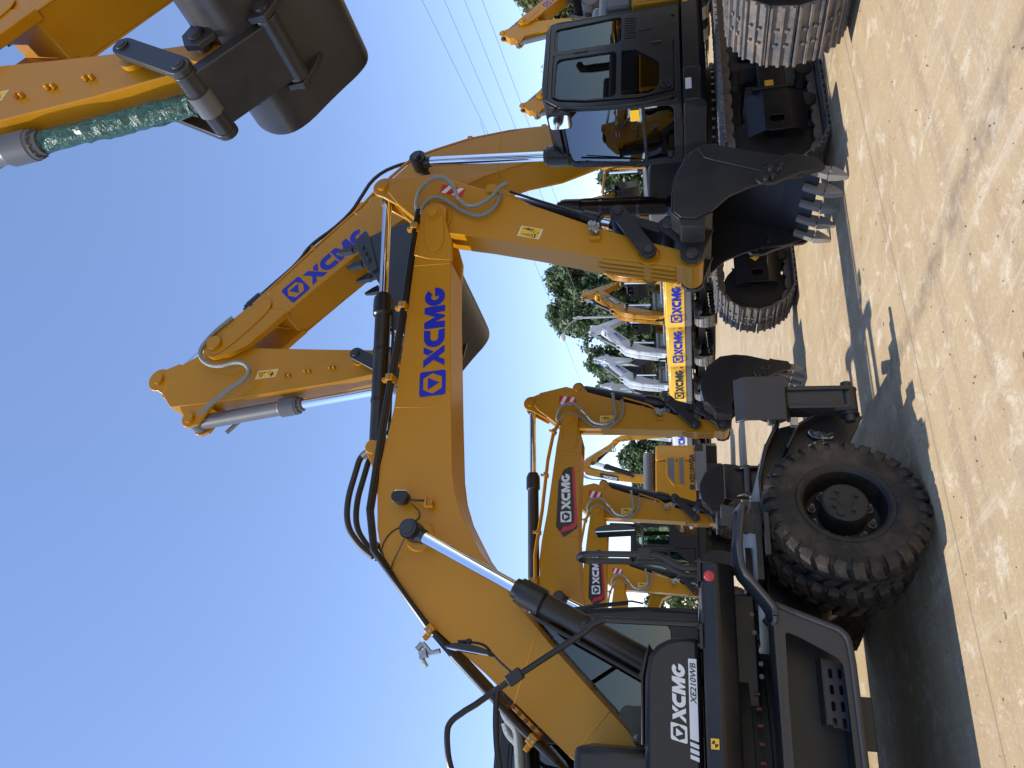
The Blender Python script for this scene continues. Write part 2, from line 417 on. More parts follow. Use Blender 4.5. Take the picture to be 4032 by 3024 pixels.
def bucket(parent, shell, plate, lip, tip, hw, Q, K, ear, teeth=5, tube=None, cutter=None, m=BUK, boltc=None, wear=None, ev=.25):
    """shell: outer back line ; plate: side plate outline ; lip: (root, edge) ; tip: tooth end ; Q,K pins"""
    mb = MB()
    for s in (-1, 1): mb.prism(plate, s * hw - .014, s * hw + .014)
    mb.ribbon(shell, .022, -hw, hw)
    mb.ribbon([lip[0], lip[1]], .04, -hw - .012, hw + .012)
    if tube: mb.prism(tube, -hw, hw)
    o = obj('bucket', mb, m, parent, bevel=.006)
    em = MB()
    for s in (-1, 1): em.prism(ear, s * ev - .024, s * ev + .024)
    obj('bucket_ears', em, m, o, bevel=.006)
    pm = MB()
    for P in (Q, K):
        pm.cyl((P[0], -ev - .055, P[1]), (P[0], ev + .055, P[1]), .058, n=24); pm.cyl((P[0], -ev - .062, P[1]), (P[0], ev + .062, P[1]), .045, n=24)
    obj('bucket_pin', pm, PIN, o)
    for i in range(teeth):
        v = -hw + .05 + (2 * hw - .10) * i / (teeth - 1)
        obj('tooth', tooth(lip[1], tip, v), STL if (m is BUK) else m, o, bevel=.004)
    if cutter:
        cm = MB(); bm = MB()
        for s in (-1, 1):
            a, b = sorted((s * (hw + .015), s * (hw + .055))); cm.prism(cutter, a, b)
            for p in boltc or []: bm.cyl((p[0], s * (hw + .05), p[1]), (p[0], s * (hw + .10), p[1]), .022, n=6); bm.cyl((p[0], s * (hw - .015), p[1]), (p[0], s * (hw - .04), p[1]), .02, n=6)
        obj('side_cutter', cm, m, o, bevel=.006)
        obj('cutter_bolt', bm, PIN, o)
    if wear:
        wm = MB()
        for s in (-1, 1): a, b = sorted((s * (hw + .014), s * (hw + .028))); wm.prism(wear, a, b)
        obj('wear_strip', wm, m, o, bevel=.004)
    return o

def linkage(parent, G, J, K, gv=.235, m=BUK, r=.075):
    mb = MB()
    for s in (-1, 1):
        mb.prism(capsule(G, J, r), s * gv - .026, s * gv + .026)
        for P in (G, J): mb.cyl((P[0], s * (gv - .03), P[1]), (P[0], s * (gv + .045), P[1]), .052, n=22)
    o = obj('guide_link', mb, m, parent, bevel=.006)
    pb = MB(); pb.cyl((G[0], -gv - .05, G[1]), (G[0], gv + .05, G[1]), .036, n=18); pb.cyl((J[0], -gv - .05, J[1]), (J[0], gv + .05, J[1]), .036, n=18); obj('link_pin', pb, PIN, o)
    mb = MB(); d = (Vector(K) - Vector(J)).normalized(); n = Vector((-d.y, d.x)); L = (Vector(K) - Vector(J)).length
    mb.prism(capsule(J, K, .055), -gv + .06, gv - .06)
    for P in (J, K): mb.cyl((P[0], -gv + .03, P[1]), (P[0], gv - .03, P[1]), .085, n=24)
    obj('power_link', mb, m, parent, bevel=.008)

def stadium(L, R, zc, n=16):
    h = L / 2 - R; return arc(h, zc, R, -90, 90, n) + arc(-h, zc, R, 90, 270, n)
def resample(pts, N):
    P = [Vector(p) for p in pts]; P.append(P[0]); seg = [(P[i + 1] - P[i]).length for i in range(len(P) - 1)]; T = sum(seg); out = []; i = 0; acc = 0.
    for k in range(N):
        t = T * k / N
        while acc + seg[i] < t: acc += seg[i]; i += 1
        q = (t - acc) / seg[i]; p = P[i].lerp(P[i + 1], q); a = P[i].lerp(P[i + 1], max(q - .5, 0)); out.append((p, (P[i + 1] - P[i]).normalized()))
    return out, T

def track(parent, side, vc, w, L, Hh, detail=True, arrow=False):
    """crawler track centred at y=vc ; side -1/+1 tells which way is outwards"""
    pl, gh = .014, .028; R = Hh / 2 - .02; zc = Hh / 2; o_dir = side
    loop, T = resample(stadium(L - .06, R - .02, zc, 40), 49 if detail else 40); p = T / len(loop)
    mb = MB(); bo = mb
    for c, t in loop:
        n = Vector((t.y, -t.x))                      # outward for the counter-clockwise loop
        def Q(a, h): q = c + t * a + n * h; return (q.x, q.y)
        if detail:
            prof = [Q(-.49 * p, 0), Q(.49 * p, 0), Q(.49 * p, pl + gh), Q(.40 * p, pl + gh), Q(.36 * p, pl), Q(.09 * p, pl), Q(.06 * p, pl + gh), Q(-.04 * p, pl + gh), Q(-.07 * p, pl), Q(-.30 * p, pl), Q(-.33 * p, pl + gh * .8), Q(-.42 * p, pl + gh * .8), Q(-.45 * p, pl), Q(-.49 * p, pl)]
        else: prof = [Q(-.47 * p, 0), Q(.47 * p, 0), Q(.47 * p, pl), Q(.2 * p, pl + gh), Q(-.2 * p, pl + gh), Q(-.47 * p, pl)]
        mb.prism(prof, vc - w / 2, vc + w / 2)
        if detail:
            for dv in (-.075, .075):
                for a in (.22, -.18): q = Vector(Q(a * p, pl)); q2 = Vector(Q(a * p, pl + .03)); bo.cyl((q.x, vc + dv, q.y), (q2.x, vc + dv, q2.y), .017, n=6)
            for dv in (-.1, .1):
                lk = [Q(-.52 * p, -.012), Q(-.5 * p, -.07), Q(-.2 * p, -.10), Q(.2 * p, -.10), Q(.5 * p, -.07), Q(.52 * p, -.012)]
                mb.prism(lk, vc + dv - .02, vc + dv + .02)
    root = obj('track', mb, TRK, parent, ang=25, split=False)
    # side frame, idler, sprocket, rollers
    h = L / 2 - R; fm = MB()
    fm.prism([(-h * .8, zc - .19), (h * .72, zc - .17), (h * .98, zc - .12), (h * .98, zc + .05), (h * .62, zc + .12), (-h * .8, zc + .16)], vc - .19, vc + .19)
    for s in (-1, 1):
        fm.prism(rrect(h * .2, h * .97, zc - .17, zc + .11, .04), vc + s * .19 - .012, vc + s * .19 + .012)
    obj('track_frame', fm, TRD if not detail else BLK, root, bevel=.012)
    if detail:
        gm = MB(); y0 = vc + .19
        for s in (-1, 1):        # boxed guard over the tensioner with chamfers and a slot
            ya = vc + s * .19
            def put(a, b, t): return (a, vc + s * (.285 + t), b)
            x0, x1, z0, z1 = h * .72, h * 1.03, zc - .175, zc + .10
            slot = rrect(x1 - .21, x1 - .115, zc - .10, zc + .05, .035)
            gm.holed([(x0, z0), (x1, z0), (x1, z1), (x0, z1)], [slot], put, .012)
            gm.add([(x0, vc + s * .297, z1), (x1, vc + s * .297, z1), (x1 - .02, ya, z1 + .17), (x0, ya, z1 + .17)], [(0, 1, 2, 3)])
            gm.add([(x0, vc + s * .297, z0), (x1, vc + s * .297, z0), (x1 - .06, vc + s * .16, z0 - .18), (x0, vc + s * .16, z0 - .18)], [(0, 1, 2, 3)])
            gm.box(x0 - .03, x0, min(ya, vc + s * .31), max(ya, vc + s * .31), z0 - .05, z1 + .1)
        obj('tensioner_guard', gm, BLK, root, bevel=.006)
        for s in (side,):
            quad_decal('safety_sticker', root, YDE, [(h * .60, zc - .04), (h * .645, zc - .04), (h * .645, zc + .05), (h * .60, zc + .05)], vc + s * .2065)
        if arrow and side < 0:
            am = MB(); x = h * .80
            for s in (1,): am.holed([(x - .12, zc - .02), (x + .03, zc - .02), (x + .03, zc - .075), (x + .10, zc - .01), (x + .03, zc + .06), (x + .03, zc + .01), (x - .12, zc + .01)], [], lambda a, b, t: (a, vc + s * .2985, b), 0)
            obj('direction_arrow', am, YDE, root)
    im = MB(); im.lathe([(R - .14, -.07), (R - .09, -.05), (R - .09, .05), (R - .14, .07)], (h, vc, zc), (0, 1, 0), 36)
    im.lathe([(R - .12, -.04), (R - .10, -.012), (R - .10, .012), (R - .12, .04)], (h, vc, zc), (0, 1, 0), 36)
    obj('idler_wheel', im, TRD, root)
    sm = MB(); sm.lathe([(R - .16, -.05), (R - .12, -.05), (R - .12, .05), (R - .16, .05)], (-h, vc, zc), (0, 1, 0), 24); sm.lathe([(.18, -.24), (.24, -.2), (.24, .2), (.18, .24)], (-h, vc, zc), (0, 1, 0), 24)
    for k in range(21):
        a = 2 * pi * k / 21; sm.obox((-h + cos(a) * (R - .10), vc, zc + sin(a) * (R - .10)), (cos(a) * .04, 0, sin(a) * .04), (0, .03, 0), (-sin(a) * .022, 0, cos(a) * .022))
    obj('sprocket', sm, TRD, root)
    for k in range(7):
        x = -h * .75 + 1.5 * h * k / 6; rm = MB(); rm.lathe([(.06, -.17), (.09, -.16), (.09, -.09), (.075, -.08), (.075, .08), (.09, .09), (.09, .16), (.06, .17)], (x, vc, .16), (0, 1, 0), 18); obj('bottom_roller', rm, TRD, root)
    for x in (-h * .35, h * .4):
        rm = MB(); rm.lathe([(.05, -.2), (.075, -.18), (.075, .1), (.05, .12)], (x, vc, Hh - .20), (0, 1, 0), 16); rm.box(x - .05, x + .05, vc - .1, vc + .1, zc + .08, Hh - .25); obj('carrier_roller', rm, TRD, root)
    return root

def rot2(p, c, deg):
    a = radians(deg); x, z = p[0] - c[0], p[1] - c[1]; return (c[0] + x * cos(a) - z * sin(a), c[1] + x * sin(a) + z * cos(a))
# ------------------------------------------------------------------ cab (crawler frame coordinates, left side at y=1.45)
def cab(parent, off=(0, 0, 0), m=BLK, interior=True, glass=GLS, mirror=True, tags=True, far=False):
    yl, yr = 1.45, .45
    def fx(z): return 1.15 - max(0., z - 2.1) * .10 - max(0., z - 2.85) * .5
    side = [(1.13, 1.49), (1.15, 1.9), (fx(2.5), 2.5), (fx(2.85), 2.85), (fx(3.0), 3.0), (.86, 3.13), (-.42, 3.14), (-.52, 3.02), (-.58, 1.49)]
    door_o = [(.10, 1.56), (.96, 1.56), (1.03, 1.95), (1.0, 2.6), (.93, 2.95), (.86, 3.04), (.12, 3.05)]
    win_u = rpoly([(.18, 2.25), (.97, 2.25), (.96, 2.62), (.88, 3.0), (.20, 3.0)], .09)
    win_l = rpoly([(.18, 2.19), (.96, 2.19), (.98, 1.86), (.88, 1.74), (.46, 1.73), (.19, 2.03)], .05)
    rw = rpoly([(.02, 2.20), (.03, 3.05), (-.38, 3.05), (-.46, 2.2)], .07)
    mb = MB()
    def L(a, b, t): return (a, yl - t, b)
    def Rr(a, b, t): return (a, yr + t, b)
    mb.holed(side, [door_o, rw], L, .045)
    rwin = rpoly([(1.02, 1.72), (1.04, 2.3), (.98, 2.8), (.88, 3.0), (.12, 3.0), (.1, 1.72)], .09)
    mb.holed(side, [rwin, rw], Rr, .045)
    fo = rrect(.53, 1.40, 1.58, 2.93, .09)
    def FR(a, b, t): return (fx(b) - t, a, b)
    mb.holed([(yr, 1.49), (yl, 1.49), (yl, 2.0), (yl, 2.5), (yl, 2.85), (yl, 3.02), (yr, 3.02), (yr, 2.85), (yr, 2.5), (yr, 2.0)], [fo], FR, .05)
    mb.box(fx(1.94) - .04, fx(1.94) + .004, .5, 1.42, 1.915, 1.955)
    mb.holed([(yr, 1.49), (yl, 1.49), (yl, 3.1), (yr, 3.1)], [rrect(.56, 1.34, 2.1, 2.95, .08)], lambda a, b, t: (-.57 + (b - 1.49) * .04 + t, a, b), .04)
    rp = smooth([(1.0, yl - .03), (.3, yl), (-.5, yl - .02)], 1)
    mb.prism([(fx(2.98) + .03, 2.99), (fx(3.0), 3.06), (.86, 3.15), (.6, 3.175), (-.38, 3.175), (-.50, 3.12), (-.54, 3.02), (.8, 3.02)], yr + .01, yl - .01)
    mb.box(-.56, 1.12, yr + .02, yl - .02, 1.49, 1.53)
    # gutter and front post
    mb.tube([(1.14, yl + .0, 1.52), (1.17, yl + .0, 1.95), (fx(2.5) + .02, yl, 2.5), (fx(2.85) + .02, yl, 2.85), (.88, yl, 3.11), (-.4, yl, 3.13)], .022, 8)
    o = obj('cab', mb, m, parent, bevel=.012, loc=off)
    dm = MB(); dm.holed([(p[0] + (.012 if p[0] > .5 else -.012) * -1, p[1] + (.012 if p[1] < 2 else -.012)) for p in door_o], [win_u, win_l], lambda a, b, t: (a, yl + .012 - t, b), .04)
    d = obj('cab_door', dm, m, o, bevel=.006)
    hm = MB(); hm.lathe([(.06, 0), (.07, .004), (.07, .012), (.045, .012), (.04, .004)], (.86, yl + .01, 1.66), (0, 1, 0), 20); hm.box(.83, .90, yl + .016, yl + .03, 1.655, 1.675)
    obj('door_handle', hm, RBH, d)
    for nm, w, y in (('window_pane', win_u, yl - .012), ('window_pane', win_l, yl - .012)):
        obj(nm, MB().prism(w, y - .003, y + .003), glass, d)
    obj('rear_side_window', MB().prism(rw, yl - .026, yl - .02), glass, o)
    obj('right_side_window', MB().prism(rwin, yr + .02, yr + .026), glass, o)
    obj('right_side_window', MB().prism(rw, yr + .02, yr + .026), glass, o)
    wm = MB(); wm.holed(rrect(.52, 1.41, 1.57, 1.93, .08), [], lambda a, b, t: (fx(b) - .022 - t, a, b), .004)
    wm2 = MB(); wm2.holed(rrect(.52, 1.41, 1.94, 2.94, .08) + [], [], lambda a, b, t: (fx(b) - .018 - t, a, b), .004)
    ws = GLW if glass is GLS else glass; obj('windscreen', wm2, ws, o); obj('lower_windscreen', wm, ws, o)
    rb = MB(); rb.add([(-.555 + (z - 1.49) * .04 + .02, y, z) for y, z in rrect(.55, 1.35, 2.09, 2.96, .08)], [tuple(range(20))]); obj('rear_window', rb, glass, o)
    if not far:
        wi = MB(); wi.tube([(fx(1.95) + .03, .48, 1.95), (fx(2.1) + .05, .50, 2.05), (fx(2.3) + .035, .54, 2.35), (fx(2.75) + .02, .60, 2.72)], .008, 6); wi.tube([(fx(2.1) + .03, .515, 2.08), (fx(2.8) + .012, .57, 2.80)], .012, 6)
        obj('wiper', wi, RBH, o)
        hr = MB(); hr.tube(smooth([(1.10, yl + .0, 2.98), (1.11, yl + .05, 2.93), (1.17, yl + .055, 2.5), (1.19, yl + .055, 1.95), (1.12, yl + .05, 1.62), (1.08, yl, 1.58)], 2), .014, 8)
        obj('grab_rail', hr, m, o)
        gm = MB()
        for i in range(9): gm.box(-.42 + i * .045, -.40 + i * .045, yl - .01, yl + .006, 2.02, 2.16)
        for i in range(7): gm.box(-.40, -.14, yl - .005, yl + .008, 1.80 + i * .028, 1.815 + i * .028)
        gm.cyl((-.36, yl, 1.56), (-.36, yl + .012, 1.56), .018, n=10)
        obj('air_grille', gm, RBH, o)
        hg = MB(); hg.cyl((.12, yl + .01, 2.78), (.12, yl + .01, 2.62), .016, n=8); hg.cyl((.12, yl + .01, 1.70), (.12, yl + .01, 1.82), .016, n=8); hg.box(.07, .11, yl, yl + .02, 2.62, 2.78); obj('door_hinge', hg, m, o)
        sm = MB(); c = (1.02, yl + .035, 2.98); sm.box(c[0] - .02, c[0] + .0, 1.36, 1.37, 2.9, 3.0); sm.cyl((1.04, yl + .01, 2.99), (1.13, yl + .05, 2.985), .012, n=8); obj('lamp_bracket', sm, m, o)
    if mirror:
        mm = MB(); mm.prismx(rrect(1.30, 1.54, 2.78, 3.06, .05), 1.21, 1.25); mm.tube([(1.05, 1.43, 3.0), (1.14, 1.46, 3.02), (1.21, 1.44, 2.95)], .011, 8)
        q = obj('mirror', mm, RBH, o, bevel=.012); gm = MB(); gm.prismx(rrect(1.318, 1.522, 2.798, 3.042, .04), 1.251, 1.255); obj('mirror_glass', gm, MIR, q)
    if interior:
        s = MB(); s.box(-.15, .36, .72, 1.20, 1.86, 1.99); s.prism([(-.15, 1.95), (.0, 1.95), (-.08, 2.55), (-.2, 2.55)], .72, 1.2); s.prism([(-.19, 2.57), (-.09, 2.57), (-.12, 2.78), (-.21, 2.78)], .83, 1.09); s.box(-.1, .3, .8, 1.12, 1.53, 1.86)
        obj('driver_seat', s, SEA, o, bevel=.04)
        c = MB(); c.box(-.2, .4, .54, .70, 1.53, 2.08); c.box(-.2, .4, 1.22, 1.36, 1.53, 2.06); c.tube([(.36, .62, 2.06), (.40, .62, 2.22)], .02, 8); c.tube([(.36, 1.29, 2.04), (.40, 1.29, 2.2)], .02, 8)
        c.lathe([(.03, -.04), (.035, .02), (.02, .05)], (.40, .62, 2.25), (0, 0, 1), 10); c.lathe([(.03, -.04), (.035, .02), (.02, .05)], (.40, 1.29, 2.23), (0, 0, 1), 10)
        c.prism([(.72, 1.53), (.98, 1.53), (.92, 1.95), (.78, 2.02), (.70, 1.9)], .5, .78); c.box(.9, .96, .5, .7, 2.05, 2.28)
        obj('control_console', c, CON, o, bevel=.02)
        w = MB(); w.tube([(.86, .95, 1.53), (.74, .95, 1.98)], .035, 10); w.tube([(.72 + .03 * sin(a), .95 + .17 * cos(a), 2.02 + .17 * sin(a) * .45) for a in [2 * pi * k / 24 for k in range(24)]], .016, 8, True)
        for k in range(3): a = 2 * pi * k / 3; w.tube([(.73, .95, 2.0), (.72 + .03 * sin(a), .95 + .17 * cos(a), 2.02 + .076 * sin(a))], .011, 6)
        w.tube([(.8, .8, 1.56), (.86, .8, 1.9)], .012, 6); w.tube([(.8, 1.1, 1.56), (.86, 1.1, 1.9)], .012, 6)
        obj('steering_column', w, RBH, o)
        f = MB(); f.box(-.54, -.5, .5, 1.4, 1.53, 2.15); obj('rear_trim', f, CON, o)
        if tags:
            t = MB(); t.add([(.62, yl - .02, 2.52), (.78, yl - .02, 2.46), (.85, yl - .02, 2.74), (.69, yl - .02, 2.80)], [(0, 1, 2, 3)]); t.add([(.62, yl - .02, 2.35), (.72, yl - .02, 2.34), (.73, yl - .02, 2.42), (.63, yl - .02, 2.43)], [(0, 1, 2, 3)])
            t.add([(.42, yl - .02, 1.80), (.52, yl - .02, 1.80), (.52, yl - .02, 1.87), (.42, yl - .02, 1.87)], [(0, 1, 2, 3)]); obj('paper_tags', t, BEI, o)
            y = MB(); y.add([(fx(2.0) + .004, 1.22, 1.98), (fx(2.0) + .004, 1.39, 1.98), (fx(2.1) + .004, 1.39, 2.09), (fx(2.1) + .004, 1.22, 2.09)], [(0, 1, 2, 3)]); obj('caution_sticker', y, YDE, o)
    return o

# ------------------------------------------------------------------ crawler carrier: tracks, deck, body, counterweight
def cw_shape(ins=0.): return [(-2.15, -1.45 + ins), (-2.85, -1.45 + ins), (-3.12 + ins, -1.25 + ins * .5), (-3.28 + ins, -.9), (-3.34 + ins, 0), (-3.28 + ins, .9), (-3.12 + ins, 1.25 - ins * .5), (-2.85, 1.45 - ins), (-2.15, 1.45 - ins)]
def carrier(root, paint=YEL, cwpaint=None, detail=True, logo=BLU, hood=GRV, tw=.60, gauge=1.40, arrow=True, L=4.9, rear_decals=True):
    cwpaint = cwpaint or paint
    for s in (-1, 1): track(root, s, s * gauge, tw, L, 1.08, detail, arrow)
    c = MB(); c.prism([(-1.0, .45), (1.0, .45), (1.0, .85), (.7, .98), (-.7, .98), (-1.0, .85)], -.75, .75)
    for s in (-1, 1):
        for t in (-1, 1): c.obox((t * .75, s * .95, .62), (.16, 0, 0), (t * .12 * 0, .35, 0), (0, 0, .15))
    obj('car_body', c, BLK, root, bevel=.02)
    t = MB(); t.lathe([(.72, .95), (.72, 1.06), (.68, 1.07), (.68, 1.16), (.75, 1.17), (.75, 1.24)], (0, 0, 0), (0, 0, 1), 48)
    sw = obj('swing_bearing', t, TRD, root)
    b = MB()
    for k in range(40 if detail else 0): a = 2 * pi * k / 40; b.cyl((.715 * cos(a), .715 * sin(a), 1.06), (.715 * cos(a), .715 * sin(a), 1.10), .018, n=6)
    if detail: obj('bearing_bolt', b, ZNC, sw)
    d = MB(); d.prismx([(-1.40, 1.20), (1.40, 1.20), (1.46, 1.26), (1.46, 1.46), (-1.46, 1.46), (-1.46, 1.26)], -2.2, .62); d.prismx([(.42, 1.20), (1.40, 1.20), (1.46, 1.26), (1.46, 1.465), (.42, 1.465)], .62, 1.15)
    d.prismx([(-1.46, 1.24), (-.5, 1.24), (-.5, 1.46), (-1.46, 1.46)], .62, 1.0)
    dk = obj('deck', d, BLK, root, bevel=.012)
    if detail:
        quad_decal('plate_sticker', dk, BEI, [(.80, 1.37), (.98, 1.37), (.98, 1.44), (.80, 1.44)], 1.4615); quad_decal('lift_sticker', dk, YDE, [(-.62, 1.38), (-.56, 1.38), (-.56, 1.44), (-.62, 1.44)], 1.4615)
    # left side doors behind the cab, engine hood, right side boxes
    for s in (-1, 1):
        p = MB(); y0, y1 = sorted((s * .5, s * 1.46)); p.box(-2.14, -.66, y0, y1, 1.47, 2.08); obj('side_door', p, paint, root, bevel=.03)
        q = MB(); y0, y1 = sorted((s * .5, s * 1.43)); q.box(-2.14, -.68, y0, y1, 2.085, 2.42); obj('hood_side', q, hood, root, bevel=.03)
    h = MB(); h.box(-2.5, -.72, -1.1, .9, 2.3, 2.58); h.box(-1.9, -1.0, -.7, .6, 2.58, 2.72); obj('engine_hood', h, hood, root, bevel=.05)
    x = MB(); x.cyl((-1.9, -.9, 2.5), (-1.9, -.9, 2.95), .065, n=16); x.tube([(-1.9, -.9, 2.95), (-1.92, -.9, 3.05), (-2.02, -.9, 3.1)], .06, 14); obj('exhaust_pipe', x, TRD, root)
    r = MB(); r.box(-.62, .95, -1.44, -.62, 1.47, 1.98); r.box(-.62, .2, -1.44, -.62, 1.98, 2.06); obj('tool_box', r, GRV if paint is not WHT else GRV, root, bevel=.04)
    hr = MB()
    hr.tube(smooth([(.9, -1.38, 1.98), (.9, -1.38, 2.55), (.82, -1.38, 2.7), (-.5, -1.38, 2.75), (-.6, -1.38, 2.6), (-.6, -1.38, 2.06)], 2), .018, 8); hr.tube([(.2, -1.38, 2.0), (.2, -1.38, 2.72)], .016, 8)
    obj('hand_rail', hr, cwpaint if paint is YEL else hood, root)
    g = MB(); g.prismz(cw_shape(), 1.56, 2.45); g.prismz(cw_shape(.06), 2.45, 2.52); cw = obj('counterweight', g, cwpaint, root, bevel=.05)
    gl = MB(); gl.prismz(cw_shape(.03), 1.24, 1.56); obj('counterweight_base', gl, GRV, cw, bevel=.04)
    if rear_decals:
        e, w = logo_decals(cw, logo, (-.98, 1.72), (1, 0), (0, 1), .44, 0, -1, 0, .12, .76)
        for q in (e, w): q.location = (-3.345, 0, 0); q.rotation_euler = (0, 0, radians(-90))
        for nm, mm, q in (('reflective_sticker', RDE, [(.96, 1.74), (1.10, 1.70), (1.10, 1.86), (.96, 1.90)]), ('warning_sticker', YDE, [(.9, 2.15), (1.12, 2.15), (1.12, 2.30), (.9, 2.30)])):
            k = MB(); k.add([(-3.30 + .02 * 0, -a, b) for a, b in q], [(0, 1, 2, 3)]); k.v = [(-3.285 + max(0, (abs(y) - .9)) * .46 - .012, y, z) for x_, y, z in k.v]; obj(nm, k, mm, cw)
        lm = MB()
        for s in (-1, 1): lm.lathe([(.0, 0), (.05, 0), (.06, .05), (.05, .09), (0, .1)], (-2.95, s * .75, 2.5), (0, 0, 1), 12)
        obj('amber_lamp', lm, AMB, cw)
# ------------------------------------------------------------------ arm of the large crawlers (pose of the photo at dB = 0)
FOOT_A = (.12, 2.05)
def arm_large(root, dB=0., paint=YEL, logo=BLU, wrap=None, wraps=None, detail=True, right_logo=True, badge=False, dS=0.):
    def b(p): return rot2(p, FOOT_A, dB)
    SP = (3.46, 7.70)
    def s(p): q = rot2(p, SP, dS); return b(q)
    def bl(L): return [b(p) for p in L]
    def sl(L): return [s(p) for p in L]
    hw = .28
    body = [(.30, 1.98), (.40, 2.5), (.66, 3.18), (.74, 3.67), (.91, 4.21), (1.30, 4.98), (1.73, 5.52), (1.97, 5.75), (2.45, 6.23), (3.02, 6.80), (2.88, 7.36), (2.52, 7.02), (1.56, 6.23), (1.27, 5.97), (.91, 5.71), (.45, 5.31), (.31, 4.95), (.17, 4.46), (.09, 3.77), (.06, 3.38), (-.02, 2.7), (-.06, 2.1), (.0, 1.95), (.12, 1.9)]
    mb = MB(); mb.prism(bl(body), -hw + .02, hw - .02)
    for sg in (-1, 1):
        y0, y1 = sorted((sg * (hw - .022), sg * hw)); e = [(p[0], p[1]) for p in body]; mb.prism(bl(e[:9] + [(3.2, 6.95), (3.06, 7.53)] + e[11:]), y0, y1)
        fork = [(2.98, 6.74), (3.22, 6.96), (3.50, 7.24), (3.62, 7.5)] + arc(3.46, 7.70, .19, -30, 135, 8) + [(3.16, 7.65), (2.86, 7.36)]
        y0, y1 = sorted((sg * .19, sg * (hw + .012))); mb.prism(bl(fork), y0, y1)
        y0, y1 = sorted((sg * (hw + .01), sg * (hw + .03))); mb.prism(bl(smoothc([(3.56, 7.82), (3.66, 7.62), (3.0, 7.02), (2.8, 7.0), (2.75, 7.16)], 2)), y0, y1)
    for p, q in (((.10, 4.02), (.86, 4.02)), ((1.36, 6.08), (1.80, 5.56)), ((2.66, 7.14), (2.94, 6.72))):   # weld seams
        d = (Vector(q) - Vector(p)).normalized() * .012
        mb.prism(bl([p, (p[0] + d.y * 2, p[1] - d.x * 2), (q[0] + d.y * 2, q[1] - d.x * 2), q]), -hw - .004, hw + .004)
    boom = obj('boom', mb, paint, root, bevel=.010)
    pm = MB()
    P = b(SP); pm.cyl((P[0], -hw - .06, P[1]), (P[0], hw + .06, P[1]), .085, n=26); P = b((.77, 5.08)); pm.cyl((P[0], -.62, P[1]), (P[0], .62, P[1]), .07, n=24)
    pm.cyl((P[0], -.70, P[1]), (P[0], .70, P[1]), .055, n=20); obj('boom_pin', pm, PIN, boom)
    qm = MB(); P = b(SP)
    for sg in (-1, 1): qm.cyl((P[0], sg * .30, P[1]), (P[0], sg * .36, P[1]), .10, n=26)
    obj('boom_boss', qm, paint, boom)
    em = MB(); ear = [(1.0, 5.74), (1.05, 6.1), (1.14, 6.22), (1.27, 6.2), (1.55, 6.2)]
    for sg in (-1, 1): em.prism(bl(ear), sg * .13 - .02, sg * .13 + .02)
    obj('cylinder_bracket', em, paint, boom, bevel=.01)
    if logo:
        for sg in ((-1, 1) if right_logo else (1,)):
            f = lambda v: (Vector(b((v[0], v[1]))) - Vector(b((0, 0)))).normalized()
            if sg > 0: logo_decals(boom, logo, b((2.84, 6.71)), f((-.74, -.675)), f((-.675, .74)), .252, hw + .004, 1, 0, .2)
            else: logo_decals(boom, logo, b((1.72, 5.72)), f((.74, .675)), f((-.675, .74)), .252, -hw - .004, -1, 0, .2)
    if badge:
        bm = MB(); bm.prism(bl([(1.55, 5.62), (1.75, 5.66), (2.75, 6.62), (2.70, 6.95), (2.5, 6.92), (1.5, 6.0)]), -hw - .008, -hw - .004); obj('badge', bm, BDE, boom)
        f = lambda v: (Vector(b((v[0], v[1]))) - Vector(b((0, 0)))).normalized(); logo_decals(boom, WDE, b((1.74, 5.78)), f((.74, .675)), f((-.675, .74)), .2, -hw - .010, -1, 0, .2)
    # pipes along the top of the boom
    tp = [(.0, 3.0), (.03, 3.4), (.03, 3.9), (.10, 4.5), (.24, 5.0), (.36, 5.36), (.86, 5.80), (1.25, 6.06), (1.9, 6.62), (2.5, 7.1), (2.8, 7.35)]
    for k, y in enumerate((-.22, -.15, -.08, .08, .15, .22) if not detail else (-.22, .22, -.16)):
        t = MB(); t.tube([(b(p)[0], y, b(p)[1]) for p in tp], .022, 8); 
        for p in (tp[1], tp[3], tp[6], tp[8]): q = b(p); clampbox(t, (q[0], y, q[1]), .035)
        obj('oil_pipe', t, paint, boom)
    if detail:
        t = MB(); t.tube(smooth([(p[0], .15, p[1]) for p in bl([(.42, 5.2), (.35, 5.5), (.55, 5.95), (1.0, 6.12), (1.22, 6.2), (1.5, 6.42), (1.7, 6.66), (1.85, 6.78), (2.0, 6.83), (2.35, 7.08), (2.55, 7.22)])], 2), .026, 8)
        t.tube(smooth([(p[0], .06, p[1]) for p in bl([(.6, 5.5), (.7, 5.85), (1.0, 5.98), (1.3, 6.3), (1.9, 6.72), (2.4, 7.12)])], 2), .024, 8); obj('rubber_hose', t, RBH, boom)
    for sg in (-1, 1): hyd(root, 'boom_cylinder', (1.02, 1.62), b((.77, 5.08)), sg * .54, .112, .064, .48 if abs(dB) < 3 else .56, pipe=1 if detail else 0)
    hyd(root, 'stick_cylinder', b((1.16, 6.12)), s((3.90, 8.54)), 0, .105, .06, .60, bm=BLK if paint is YEL else GRV, wrap=wraps)
    # stick
    sw = .17
    st = [(3.46, 7.26), (3.53, 6.2), (3.58, 5.34)] + arc(3.72, 4.95, .14, 170, 350, 8) + [(3.88, 5.1), (4.03, 5.88), (4.26, 7.5), (4.32, 7.72), (4.62, 7.80), (4.62, 7.95), (4.37, 8.25), (4.16, 8.51)] + arc(3.90, 8.54, .16, 20, 190, 8) + [(3.72, 8.45), (3.44, 7.86), (3.36, 7.7)]
    sm = MB(); lug0 = [q for q in st if not (q[1] > 8.3 or q[0] > 4.45)]
